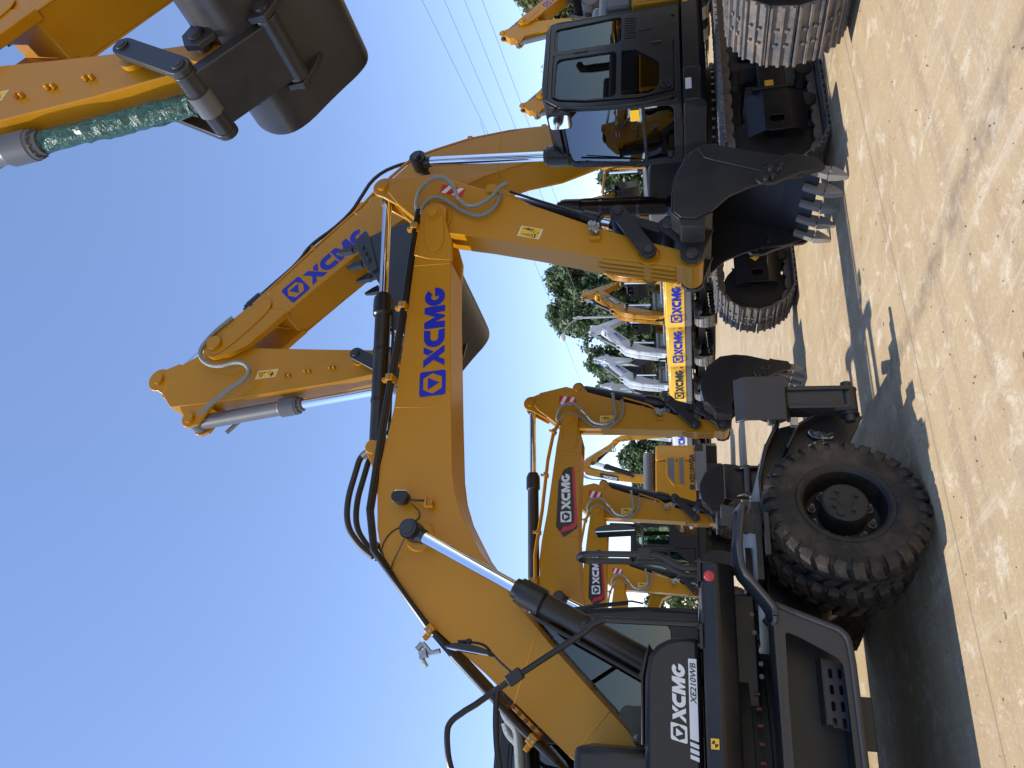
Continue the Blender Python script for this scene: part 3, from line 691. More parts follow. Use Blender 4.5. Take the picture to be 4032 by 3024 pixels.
    sm.prism(sl([(3.46, 7.26), (3.53, 6.2), (3.58, 5.34)] + arc(3.72, 4.95, .14, 170, 350, 8) + [(3.88, 5.1), (4.03, 5.88), (4.28, 7.62), (4.33, 8.22), (4.12, 8.42), (3.76, 8.36), (3.44, 7.86), (3.36, 7.7)]), -sw, sw)
    for sg in (-1, 1):
        sm.prism(sl([(3.70, 8.2), (3.66, 8.3)] + arc(3.90, 8.54, .17, 200, -10, 10) + [(4.30, 8.15), (4.2, 7.9)]), sg * (sw - .035) - .025, sg * (sw - .035) + .025)
        sm.prism(sl([(4.2, 7.6), (4.28, 7.58), (4.58, 7.74)] + arc(4.49, 7.87, .13, -40, 110, 6) + [(4.2, 8.2)]), sg * (sw - .035) - .025, sg * (sw - .035) + .025)
    for sg in (-1, 1):
        for x, z in ((3.82, 5.96), (3.86, 6.3), (3.91, 6.58)): q = s((x, z)); sm.box(q[0] - .02, q[0] + .02, *sorted((sg * sw, sg * (sw + .05))), q[1] - .045, q[1] - .015); sm.box(q[0] - .02, q[0] + .02, *sorted((sg * sw, sg * (sw + .05))), q[1] + .015, q[1] + .045)
    stick = obj('stick', sm, paint, root, bevel=.010)
    bm = MB()
    for c, r in (((3.90, 8.54), .075), ((4.49, 7.87), .07)): P = s(c); bm.cyl((P[0], -sw - .04, P[1]), (P[0], sw + .04, P[1]), r, n=22)
    P = s(SP); bm.cyl((P[0], -.18, P[1]), (P[0], .18, P[1]), .24, n=28); P = s((3.72, 4.95)); bm.cyl((P[0], -.21, P[1]), (P[0], .21, P[1]), .135, n=28); P = s((3.70, 5.59)); bm.cyl((P[0], -.22, P[1]), (P[0], .22, P[1]), .105, n=24)
    obj('stick_boss', bm, paint, stick)
    if detail:
        for sg in (-1, 1):
            q = [s(p) for p in ((3.87, 6.78), (3.98, 6.80), (3.97, 7.06), (3.86, 7.04))]
            if sg > 0: warn_sticker(stick, [s((3.83, 7.03)), s((3.95, 7.05)), s((3.92, 6.76)), s((3.80, 6.74))], sg * (sw + .003), sg)
        h = MB(); h.tube(smooth([(p[0], hw + .03, p[1]) for p in sl([(3.05, 7.55), (3.3, 7.8), (3.62, 7.95), (3.84, 7.62), (3.72, 7.22), (3.94, 7.0), (4.2, 7.35), (4.42, 7.55), (4.5, 7.62)])], 3), .03, 10); obj('braided_hose', h, HOS, stick)
        h = MB(); h.tube(smooth([(p[0], -hw - .03, p[1]) for p in sl([(3.05, 7.55), (3.3, 7.8), (3.62, 7.95), (3.84, 7.62), (3.72, 7.22), (3.94, 7.0), (4.2, 7.35), (4.42, 7.55), (4.5, 7.62)])], 3), .03, 10); obj('braided_hose', h, HOS, stick)
    G, J, Q, K = s((3.70, 5.59)), s((4.02, 5.00)), s((3.72, 4.95)), s((3.53, 4.47))
    hyd(root, 'bucket_cylinder', s((4.49, 7.87)), J, 0, .098, .062, .52, bm=GRV, wrap=wrap)
    linkage(root, G, J, K, .30, DRK, .085)
    plate = [(3.35, 5.16), (3.57, 5.02), (3.69, 4.80), (3.64, 4.64), (3.30, 4.40), (3.05, 4.23), (2.90, 4.20), (2.72, 4.27), (2.2, 4.53), (1.97, 4.68), (1.93, 4.85), (2.02, 5.2), (2.16, 5.55), (2.26, 5.64), (2.40, 5.60), (2.76, 5.37), (3.0, 5.20)]
    bucket(root, sl(smooth([(3.35, 5.16), (3.57, 5.05), (3.71, 4.82), (3.65, 4.62), (3.30, 4.40), (3.05, 4.21), (2.90, 4.17), (2.70, 4.26), (2.2, 4.52), (1.94, 4.66), (1.92, 4.88), (2.02, 5.2), (2.15, 5.5)], 2)), sl(rpoly(plate, .12)), (s((2.06, 5.25)), s((2.26, 5.66))), s((2.36, 5.98)), .68, Q, K,
           sl([(3.60, 4.85), (3.72, 4.80), (3.83, 4.90), (3.82, 5.02), (3.70, 5.08), (3.4, 4.95), (3.1, 4.4), (3.15, 4.33), (3.45, 4.36), (3.62, 4.42), (3.63, 4.55), (3.5, 4.65)]), 5, None, sl([(2.2, 5.68), (2.32, 5.68), (2.75, 5.42), (2.70, 5.30), (2.2, 5.50), (2.1, 5.55)]), DRK, [s((2.36, 5.56)), s((2.46, 5.50)), s((2.56, 5.44))], ev=.30)
    return boom

# ------------------------------------------------------------------ arm of the front-row machines; prof gives the traced shape
def arm_front(root, S, paint=YEL, near=False):
    hw, sw = S['hw'], S['sw']
    body = S['boom']; mb = MB(); mb.prism(body, -hw + .015, hw - .015)
    for sg in (-1, 1):
        y0, y1 = sorted((sg * (hw - .017), sg * hw)); mb.prism(S['plate'], y0, y1)
        y0, y1 = sorted((sg * (sw + .015), sg * (hw + .012))); mb.prism(S['fork'], y0, y1)
        y0, y1 = sorted((sg * (hw + .01), sg * (hw + .026))); mb.prism(S['pad'], y0, y1)
    for p, q in S['seams']:
        d = (Vector(q) - Vector(p)).normalized() * .012; mb.prism([p, (p[0] + d.y, p[1] - d.x), (q[0] + d.y, q[1] - d.x), q], -hw - .003, hw + .003)
    boom = obj('boom', mb, paint, root, bevel=.008)
    pv = S['pivot']; bb = MB()
    for sg in (-1, 1): bb.cyl((pv[0], sg * hw, pv[1]), (pv[0], sg * (hw + .035), pv[1]), S['pr'] * 1.5, n=28); bb.cyl((pv[0], sg * hw, pv[1]), (pv[0], sg * (hw + .055), pv[1]), S['pr'], n=24)
    rp = S['bcyl'][1]
    for sg in (-1, 1): bb.lathe([(S['pr'] * 2.4, hw - .01), (S['pr'] * 2.2, hw + .015), (S['pr'] * 1.3, hw + .03), (S['pr'] * 1.2, hw + .08)], (rp[0], 0, rp[1]), (0, sg, 0), 28)
    obj('boom_boss', bb, paint, boom)
    pm = MB(); y = S['bcyl'][2]; pm.cyl((rp[0], -y - .13, rp[1]), (rp[0], y + .13, rp[1]), S['pr'] * 1.25, n=28); pm.cyl((rp[0], -y - .14, rp[1]), (rp[0], y + .14, rp[1]), S['pr'] * .9, n=24); obj('boom_pin', pm, PIN, boom)
    em = MB()
    for sg in (-1, 1): em.prism(S['ear'], sg * .085 - .018, sg * .085 + .018)
    e = S['scyl'][0]
    for sg in (-1, 1): em.cyl((e[0], sg * .07, e[1]), (e[0], sg * .15, e[1]), .07, n=22)
    obj('cylinder_bracket', em, paint, boom, bevel=.006)
    b0, b1, y, rb, rr, g = S['bcyl']
    for sg in (-1, 1): hyd(root, 'boom_cylinder', b0, b1, sg * y, rb, rr, g, pipe=1 if near else 0)
    hyd(root, 'stick_cylinder', *S['scyl'][:2], 0, *S['scyl'][2:], pipe=-1 if near else 0)
    sm = MB(); sm.prism(S['stick'], -sw, sw)
    for sg in (-1, 1):
        for L in S['lugs']: sm.prism(L, sg * (sw - .03) - .022, sg * (sw - .03) + .022)
    (x0, z0), (x1, z1) = S['ribs']; d = (Vector((x1, z1)) - Vector((x0, z0))).normalized(); n = Vector((d.y, -d.x)) * -1
    if n.x > 0: n = -n
    for y in (-.11, -.037, .037, .11):
        k = sw / .15; L0 = Vector((x0, z0)) + d * (.06 if abs(y) > .1 else 0)
        A = [L0 - n * .01, L0 + d * .06 + n * .028, Vector((x1, z1)) + n * .028, Vector((x1, z1)) - n * .01]; sm.prism([(p.x, p.y) for p in A], (y - .017) * k, (y + .017) * k)
    stick = obj('stick', sm, paint, root, bevel=.008)
    bm = MB(); 
    for c, r in S['spins']: bm.cyl((c[0], -sw - .03, c[1]), (c[0], sw + .03, c[1]), r, n=22)
    c = S['pivot']; bm.lathe([(S['pr'] * 3.2, -sw - .012), (S['pr'] * 3.0, -sw - .02), (S['pr'] * 3.0, sw + .02), (S['pr'] * 3.2, sw + .012)], (c[0], 0, c[1]), (0, 1, 0), 36)
    c = S['G']; bm.lathe([(S['pr'] * 1.9, -sw - .01), (S['pr'] * 1.7, -sw - .03), (S['pr'] * 1.7, sw + .03), (S['pr'] * 1.9, sw + .01)], (c[0], 0, c[1]), (0, 1, 0), 30)
    c = S['Q']; bm.cyl((c[0], -sw - .03, c[1]), (c[0], sw + .03, c[1]), S['pr'] * 1.75, n=30)
    obj('stick_boss', bm, paint, stick)
    hyd(root, 'bucket_cylinder', S['kcyl'][0], S['J'], 0, *S['kcyl'][1:], pipe=0)
    linkage(root, S['G'], S['J'], S['K'], sw + .085, BUK, S['lr'])
    bucket(root, S['shell'], S['bplate'], S['lip'], S['tip'], S['bw'], S['Q'], S['K'], S['bear'], 5, S['tube'], S['cutter'], BUK, S['cbolts'], S['wear'] if near else None, ev=sw + .10)
    # decals on the right side
    warn_sticker(stick, S['sticker'], -sw - .003, -1)
    rw = S['redwhite']; P = [Vector(p) for p in rw]
    def U(a, b): p = P[0] + (P[1] - P[0]) * a + (P[3] - P[0]) * b; return (p.x, p.y)
    s0 = quad_decal('reflective_sticker', stick, RDE, [U(0, 0), U(0, 1), U(1, 1), U(1, 0)], -sw - .003)
    for a in (.22, .68): quad_decal('white_stripe', s0, WDE, [U(a + .06, 0), U(a - .16, 1), U(a + .04, 1), U(a + .26, 0)], -sw - .0045)
    # hoses and pipes
    for y, path, r in S['hoses']:
        h = MB(); pts = smooth([(p[0], y, p[1]) for p in path], 3); h.tube(pts, r, 10)
        for q0, q1 in ((pts[0], pts[3]), (pts[-1], pts[-4])): h.cyl(q0, Vector(q0).lerp(Vector(q1), .9), r * 1.45, n=8)
        obj('braided_hose', h, HOS, stick)
    pcol = BLK if near else paint
    for y in S['pipey']:
        h = MB(); h.tube([(p[0], y, p[1]) for p in S['pipe']], S['piper'], 10); obj('oil_pipe', h, pcol, boom)
    cm = MB(); fm = MB(); y0, y1 = S['pipey'][0], S['pipey'][-1]
    for i in S['clamps']:
        p = S['pipe'][int(i)]; q = S['pipe'][min(int(i) + 1, len(S['pipe']) - 1)]; t = i - int(i); c = (p[0] + (q[0] - p[0]) * t, p[1] + (q[1] - p[1]) * t)
        ax = Vector((q[0] - p[0], 0, q[1] - p[1])).normalized(); nn = Vector((-ax.z, 0, ax.x))
        cm.obox((c[0], (y0 + y1) / 2, c[1]), ax * .035, nn * (S['piper'] + .012), Vector((0, abs(y1 - y0) / 2 + S['piper'] + .016, 0)))
        cm.obox(Vector((c[0], (y0 + y1) / 2 + .02, c[1])) - nn * .05, ax * .02, nn * .05, Vector((0, .03, 0)))
        for e in (-.02, .02): fm.cyl(Vector((c[0], y0 - S['piper'] - .02, c[1])) + ax * e, Vector((c[0], y0 - S['piper'] - .035, c[1])) + ax * e, .011, n=6)
    obj('pipe_clamp', cm, paint, boom, bevel=.006); obj('clamp_bolt', fm, ZNC, boom)
    v = S['valve']; vm = MB(); d = (Vector(v[1]) - Vector(v[0])).normalized(); n = Vector((-d.y, d.x)); c = (Vector(v[0]) + Vector(v[1])) / 2; L = (Vector(v[1]) - Vector(v[0])).length / 2
    vm.obox((c.x, -sw - .06, c.y), (d.x * L * .6, 0, d.y * L * .6), (0, .035, 0), (n.x * .04, 0, n.y * .04)); vm.cyl((v[0][0], -sw - .06, v[0][1]), (v[1][0], -sw - .06, v[1][1]), .032, n=6)
    vm.cyl((c.x, -sw - .06, c.y), (c.x, -sw - .13, c.y), .03, n=6); vm.cyl((c.x + n.x * .06, -sw - .07, c.y + n.y * .06), (c.x - n.x * .06, -sw - .07, c.y - n.y * .06), .02, n=8)
    obj('shutoff_valve', vm, ZNC, stick)
    k = MB(); a = S['kpipe']; k.tube(smooth([(p[0], -sw - .05, p[1]) for p in a], 2), .016, 8); obj('stick_pipe', k, pcol, stick)
    vb = MB(); p = S['valve'][1]; vb.box(p[0] - .07, p[0] - .03, -sw - .05, -sw, p[1] - .02, p[1] + .09); obj('valve_bracket', vb, paint, stick, bevel=.004)
    return boom, stick

M_PROF = dict(hw=.225, sw=.155, pr=.06, pivot=(3.93, 4.21),
  boom=[(-1.12, 2.02), (-.86, 2.30), (-.51, 2.67), (-.16, 3.01), (.21, 3.33), (.37, 3.43), (.55, 3.54), (.75, 3.62), (.97, 3.67), (1.59, 3.75), (2.75, 3.89), (3.30, 3.945), (3.42, 4.36), (2.78, 4.335), (1.60, 4.325), (1.19, 4.36), (1.00, 4.38), (.68, 4.355), (.40, 4.31), (.19, 4.24), (-.10, 4.0), (-.42, 3.69), (-.77, 3.18), (-1.05, 2.82), (-1.32, 2.45), (-1.42, 2.2), (-1.38, 2.03), (-1.25, 1.95)],
  plate=[(-1.12, 2.02), (-.86, 2.30), (-.51, 2.67), (-.16, 3.01), (.21, 3.33), (.37, 3.43), (.55, 3.54), (.75, 3.62), (.97, 3.67), (1.59, 3.75), (2.75, 3.89), (3.36, 3.95), (3.48, 4.365), (2.78, 4.35), (1.60, 4.34), (1.19, 4.375), (1.00, 4.395), (.68, 4.37), (.40, 4.325), (.19, 4.255), (-.10, 4.015), (-.42, 3.70), (-.77, 3.19), (-1.05, 2.83), (-1.33, 2.46), (-1.42, 2.2), (-1.38, 2.03), (-1.25, 1.95)],
  fork=[(3.30, 3.94), (3.54, 3.955), (3.84, 4.06)] + arc(3.93, 4.21, .155, -70, 105, 8) + [(3.40, 4.37), (3.34, 4.2)],
  pad=smoothc([(4.05, 4.20), (3.98, 4.10), (3.44, 4.02), (3.42, 4.25), (3.98, 4.32)], 2),
  seams=[((1.60, 3.75), (1.60, 4.325)), ((3.26, 3.945), (3.26, 4.35)), ((-.42, 2.77), (-.98, 2.93)), ((-.98, 2.17), (-1.30, 2.44))],
  bcyl=((-.83, 1.42), (.34, 3.90), .43, .088, .054, .615), scyl=((1.23, 4.55), (4.47, 4.93), .085, .052, .565),
  ear=[(1.33, 4.35), (1.33, 4.5), (1.27, 4.62), (1.19, 4.62), (1.05, 4.54), (.55, 4.36)],
  stick=[(4.28, 3.67), (3.94, 2.98), (3.62, 2.35), (3.40, 1.83), (3.27, 1.50)] + arc(3.145, 1.44, .11, -10, -150, 6) + [(3.09, 1.56), (3.28, 2.42), (3.47, 3.05), (3.61, 3.57), (3.71, 4.00), (3.79, 4.16), (3.91, 4.41), (4.17, 4.69), (4.38, 4.86), (4.57, 4.74), (4.58, 4.29), (4.47, 4.1)],
  lugs=[[(4.1, 4.58), (4.33, 4.93)] + arc(4.47, 4.93, .13, 160, -20, 8) + [(4.58, 4.74), (4.5, 4.5)], [(4.1, 3.4), (4.2, 3.48), (4.36, 3.66), (4.36, 3.58), (4.30, 3.50), (4.0, 3.1)]],
  ribs=((3.285, 2.42), (3.10, 1.60)), spins=[((4.47, 4.93), .062), ((4.27, 3.59), .06)],
  G=(3.24, 1.86), J=(3.75, 2.17), K=(3.52, 1.66), Q=(3.145, 1.44), lr=.078, kcyl=((4.27, 3.59), .072, .05, .865),
  shell=[(3.43, 1.25), (3.355, 1.40), (3.38, 1.54), (3.46, 1.61), (3.66, 1.60), (3.87, 1.57), (4.12, 1.46), (4.21, 1.34), (4.23, 1.20), (4.10, .87), (3.98, .52), (3.93, .40)],
  bplate=[(3.43, 1.25), (3.355, 1.40), (3.38, 1.54), (3.46, 1.61), (3.66, 1.60), (3.87, 1.57), (4.05, 1.50), (4.17, 1.41), (4.23, 1.28), (4.21, 1.16), (4.10, .87), (3.98, .52), (3.90, .30), (3.80, .26), (3.74, .45), (3.72, .70), (3.67, .90), (3.59, 1.08)],
  lip=((3.98, .52), (3.83, .235)), tip=(3.735, .0), bw=.55, tube=[(3.26, 1.32), (3.48, 1.30), (3.50, 1.50), (3.42, 1.57), (3.28, 1.54)],
  cutter=[(3.67, .80), (3.72, .84), (3.86, .76), (4.0, .52), (3.92, .27), (3.80, .21), (3.77, .26), (3.76, .42), (3.70, .60), (3.66, .68)], cbolts=[(3.70, .75), (3.72, .69), (3.81, .70), (3.84, .60), (3.79, .62)],
  bear=[(3.05, 1.40), (3.09, 1.34), (3.18, 1.32), (3.45, 1.22), (3.52, 1.26), (3.50, 1.4), (3.62, 1.55), (3.63, 1.68), (3.56, 1.76), (3.46, 1.75), (3.40, 1.66), (3.3, 1.56), (3.12, 1.55), (3.06, 1.50)],
  wear=[(4.20, 1.36), (4.23, 1.28), (4.21, 1.16), (4.10, .87), (3.98, .54), (3.90, .76), (3.84, .78), (4.02, 1.2), (4.07, 1.3)],
  sticker=[(3.54, 3.01), (3.61, 3.25), (3.73, 3.22), (3.67, 2.97)], redwhite=[(4.20, 3.93), (4.30, 4.21), (4.42, 4.18), (4.31, 3.90)],
  hoses=[(-.27, [(3.98, 4.40), (4.08, 4.43), (4.32, 4.40), (4.46, 4.19), (4.28, 4.0), (4.08, 3.94), (3.94, 3.77), (4.05, 3.55), (4.2, 3.47), (4.24, 3.38)], .023), (-.215, [(3.96, 4.36), (4.09, 4.37), (4.22, 4.24), (4.10, 4.05), (3.95, 3.88), (3.85, 3.66), (3.98, 3.50), (4.14, 3.46)], .021)],
  pipe=[(4.00, 4.39), (3.73, 4.40), (2.79, 4.39), (1.91, 4.41), (1.48, 4.42), (1.32, 4.42), (.57, 4.42), (.20, 4.32), (-.42, 3.73), (-.66, 3.46), (-.98, 3.07), (-1.13, 2.89), (-1.36, 2.58)], pipey=(-.265, -.20), piper=.026, clamps=[.9, 2.05, 3.0, 8.15, 11.4],
  valve=((3.67, 2.46), (3.53, 2.37)), kpipe=[(4.18, 3.36), (4.0, 3.0), (3.84, 2.64), (3.74, 2.50), (3.66, 2.45)])

S_PROF = dict(hw=.185, sw=.13, pr=.048, pivot=(4.183, 3.116),
  boom=[(.62, 1.70), (.9, 2.1), (1.2, 2.5), (1.5, 2.76), (1.84, 2.88), (2.52, 2.94), (2.87, 2.95), (3.72, 2.945), (3.78, 3.28), (2.86, 3.36), (2.5, 3.41), (2.23, 3.43), (1.7, 3.38), (1.3, 3.18), (1.0, 2.86), (.6, 2.35), (.35, 1.95), (.33, 1.72), (.45, 1.62)],
  plate=[(.62, 1.70), (.9, 2.1), (1.2, 2.5), (1.5, 2.76), (1.84, 2.88), (2.52, 2.94), (2.87, 2.95), (3.75, 2.945), (3.81, 3.285), (2.86, 3.37), (2.5, 3.42), (2.23, 3.44), (1.7, 3.39), (1.3, 3.19), (1.0, 2.87), (.6, 2.36), (.35, 1.95), (.33, 1.72), (.45, 1.62)],
  fork=[(3.70, 2.945), (3.91, 2.945), (4.1, 3.0)] + arc(4.183, 3.116, .128, -70, 105, 8) + [(3.76, 3.29), (3.72, 3.15)],
  pad=smoothc([(4.28, 3.11), (4.22, 3.02), (3.76, 2.98), (3.76, 3.18), (4.22, 3.21)], 2),
  seams=[((2.55, 2.94), (2.55, 3.41)), ((3.66, 2.945), (3.66, 3.29))],
  bcyl=((.95, 1.2), (1.75, 3.12), .36, .075, .045, .62), scyl=((1.95, 3.53), (4.48, 3.70), .075, .045, .60),
  ear=[(2.05, 3.43), (2.05, 3.52), (2.0, 3.6), (1.92, 3.6), (1.8, 3.53), (1.45, 3.3)],
  stick=[(4.68, 3.04), (4.49, 2.42), (4.23, 1.55), (4.17, 1.15)] + arc(4.085, 1.06, .088, 0, -160, 6) + [(4.02, 1.15), (4.04, 1.68), (4.07, 2.4), (4.08, 2.97), (4.15, 3.30), (4.38, 3.60), (4.46, 3.66), (4.64, 3.58), (4.73, 3.2)],
  lugs=[[(4.25, 3.48), (4.37, 3.70)] + arc(4.48, 3.70, .11, 170, -10, 8) + [(4.64, 3.56), (4.5, 3.3)], [(4.6, 3.25), (4.70, 3.10)] + arc(4.70, 3.03, .075, 70, -70, 6) + [(4.6, 2.85)]],
  ribs=((4.04, 1.62), (4.02, 1.18)), spins=[((4.48, 3.70), .05), ((4.70, 3.03), .05)],
  G=(4.09, 1.41), J=(4.46, 1.76), K=(4.33, 1.35), Q=(4.085, 1.06), lr=.062, kcyl=((4.73, 3.03), .078, .046, .93),
  shell=[(4.27, .96), (4.20, 1.05), (4.22, 1.18), (4.30, 1.28), (4.5, 1.32), (4.62, 1.31), (4.82, 1.22), (4.95, 1.06), (4.97, .88), (4.95, .72), (4.86, .42), (4.84, .33)],
  bplate=[(4.27, .96), (4.20, 1.05), (4.22, 1.18), (4.30, 1.28), (4.5, 1.32), (4.62, 1.31), (4.82, 1.22), (4.95, 1.06), (4.97, .88), (4.95, .72), (4.86, .42), (4.80, .24), (4.74, .22), (4.68, .38), (4.64, .6), (4.56, .76), (4.42, .9)],
  lip=((4.88, .45), (4.795, .21)), tip=(4.74, .0), bw=.46, tube=[(4.12, .96), (4.30, .95), (4.32, 1.12), (4.24, 1.18), (4.14, 1.16)],
  cutter=[(4.62, .62), (4.70, .66), (4.84, .58), (4.88, .42), (4.84, .22), (4.76, .18), (4.72, .22), (4.70, .34), (4.64, .46), (4.6, .52)], cbolts=[(4.65, .58), (4.67, .53), (4.75, .54), (4.77, .46), (4.72, .48)],
  bear=[(4.0, 1.04), (4.03, .97), (4.1, .95), (4.28, .92), (4.34, .97), (4.3, 1.1), (4.42, 1.27), (4.42, 1.38), (4.36, 1.43), (4.28, 1.42), (4.22, 1.32), (4.1, 1.16), (4.01, 1.12)],
  wear=None, sticker=[(4.115, 2.50), (4.115, 2.70), (4.265, 2.70), (4.265, 2.50)], redwhite=[(4.42, 3.05), (4.46, 3.29), (4.58, 3.29), (4.55, 3.05)],
  hoses=[(-.225, [(4.16, 3.28), (4.22, 3.30), (4.38, 3.25), (4.45, 3.08), (4.28, 2.90), (4.12, 2.78), (4.10, 2.58), (4.22, 2.46), (4.40, 2.50), (4.56, 2.52)], .02), (-.18, [(4.15, 3.25), (4.23, 3.24), (4.32, 3.12), (4.24, 2.96), (4.10, 2.82), (4.06, 2.58), (4.18, 2.42), (4.36, 2.36), (4.48, 2.40)], .018)],
  pipe=[(4.16, 3.27), (4.0, 3.34), (3.6, 3.40), (2.9, 3.44), (2.3, 3.50), (1.75, 3.46), (1.3, 3.26), (.9, 2.85), (.5, 2.3)], pipey=(-.20, -.15), piper=.02, clamps=[.9, 2.3, 3.5, 4.6],
  valve=((4.34, 1.94), (4.24, 1.86)), kpipe=[(4.52, 2.38), (4.46, 2.2), (4.40, 2.02), (4.34, 1.94)])
# ------------------------------------------------------------------ wheels
def wheel(parent, x, y, out, steer, inner=False):
    """dual-size tyre on a deep rim; built about the y axis, outwards is -y"""
    R, W = .528, .285
    prof = [(.288, -W * .43), (.315, -W * .475), (.36, -W * .50), (.43, -W * .50), (.478, -W * .46), (.497, -W * .40), (.503, -W * .2), (.505, 0)]
    prof = prof + [(r, -t) for r, t in reversed(prof[:-1])]
    t = MB(); t.lathe([(r, a) for r, a in prof], (0, 0, 0), (0, 1, 0), 72, False)
    n = 30
    for sd in (-1, 1):
        for k in range(n):
            a0 = 2 * pi * (k + (.5 if sd > 0 else 0)) / n; vs = []
            # block footprint: (angle offset, y) with slant, from the centre to the shoulder and down the sidewall
            da = 2 * pi / n
            def P(r, da_, yy): a = a0 + da_; return (r * cos(a), yy, r * sin(a))
            w0 = .31 * da
            rows = [(.500, R + .002, .02, .10), (.500, R, .060, .0), (.500, R - .004, W * .44, -.12 * 0), (.455, .478, W * .545, 0.), (.43, .436, W * .515, 0.)]
            # top ring of points (outer) and bottom ring (inner)
            sl = (.42 * da, .18 * da, 0., 0., 0.)
            L = []; Rr = []
            for (ri, ro, yy, _), s in zip(rows, sl): L.append((P(ro, -w0 + s, sd * yy), P(ri - .01, -w0 * 1.15 + s, sd * (yy - (.02 if yy > W * .5 else 0))))); Rr.append((P(ro, w0 + s, sd * yy), P(ri - .01, w0 * 1.15 + s, sd * (yy - (.02 if yy > W * .5 else 0)))))
            m = len(rows)
            for i in range(m): vs += [L[i][0], Rr[i][0], Rr[i][1], L[i][1]]
            fs = [(0, 1, 2, 3), ((m - 1) * 4 + 3, (m - 1) * 4 + 2, (m - 1) * 4 + 1, (m - 1) * 4)]
            for i in range(m - 1):
                for j in range(4): fs.append((i * 4 + j, i * 4 + 4 + j, i * 4 + 4 + (j + 1) % 4, i * 4 + (j + 1) % 4))
            t.add(vs, fs)
    r = MB()
    r.lathe([(.285, -.118), (.302, -.128), (.312, -.136), (.306, -.142), (.290, -.140), (.276, -.130), (.262, -.115), (.252, -.04), (.245, .06), (.21, .08), (.13, .08)], (0, 0, 0), (0, 1, 0), 56, False)
    r.lathe([(.262, .125), (.285, .135), (.285, .118), (.25, .10), (.235, .05)], (0, 0, 0), (0, 1, 0), 56, False)
    w = obj('wheel', r, RIM, parent, loc=(x, y, .525), rot=(0, 0, steer), ang=30)
    ty = obj('tyre', t, RUB, w, ang=28)
    if out < 0: w.rotation_euler = (0, 0, steer)
    else: w.rotation_euler = (0, 0, steer + pi)
    if not inner:
        h = MB(); h.lathe([(.20, .07), (.175, .06), (.155, .05), (.150, -.10), (.148, -.125), (.135, -.135), (.05, -.137), (.045, -.142), (0, -.142)], (0, 0, 0), (0, 1, 0), 40, False)
        for k in range(4): a = 2 * pi * k / 4 + .5; h.cyl((.085 * cos(a), -.13, .085 * sin(a)), (.085 * cos(a), -.155, .085 * sin(a)), .014, n=8)
        h.cyl((-.09, -.13, .04), (-.09, -.145, .04), .026, n=12); h.obox((.02, -.140, .075), (.004, 0, .02), (0, .004, 0), (.004, 0, 0))
        obj('hub', h, RIM, w, ang=30)
        b = MB()
        for k in range(10):
            a = 2 * pi * k / 10; p = (.195 * cos(a), .06, .195 * sin(a)); b.cyl(p, (p[0], .015, p[2]), .017, n=6); b.cyl((p[0], .02, p[2]), (p[0], -.005, p[2]), .010, n=8); b.cyl(p, (p[0], .052, p[2]), .027, n=12)
        obj('wheel_nut', b, TRK, w)
    return w

def chain(parent, pts, r=.014, m=ZNC):
    mb = MB(); L = .055; P = smooth(pts, 2); out = []; acc = 0; last = Vector(P[0]); out = [last]
    for p in P[1:]:
        p = Vector(p)
        while (p - out[-1]).length > L * .78: out.append(out[-1] + (p - out[-1]).normalized() * L * .78)
    for i in range(len(out) - 1):
        a, b = out[i], out[i + 1]; d = (b - a).normalized(); u = d.orthogonal().normalized()
        if i % 2: u = d.cross(u)
        c = (a + b) / 2; h = L * .62; w = .019
        ring = [c + d * (h - w) * s + (d * cos(t) * s + u * sin(t)) * w for s, ts in ((1, (-90, -45, 0, 45, 90)), (-1, (90, 45, 0, -45, -90))) for t in map(radians, ts)]
        mb.tube(ring, r * .55, 6, True)
    return obj('chain', mb, m, parent, split=False)

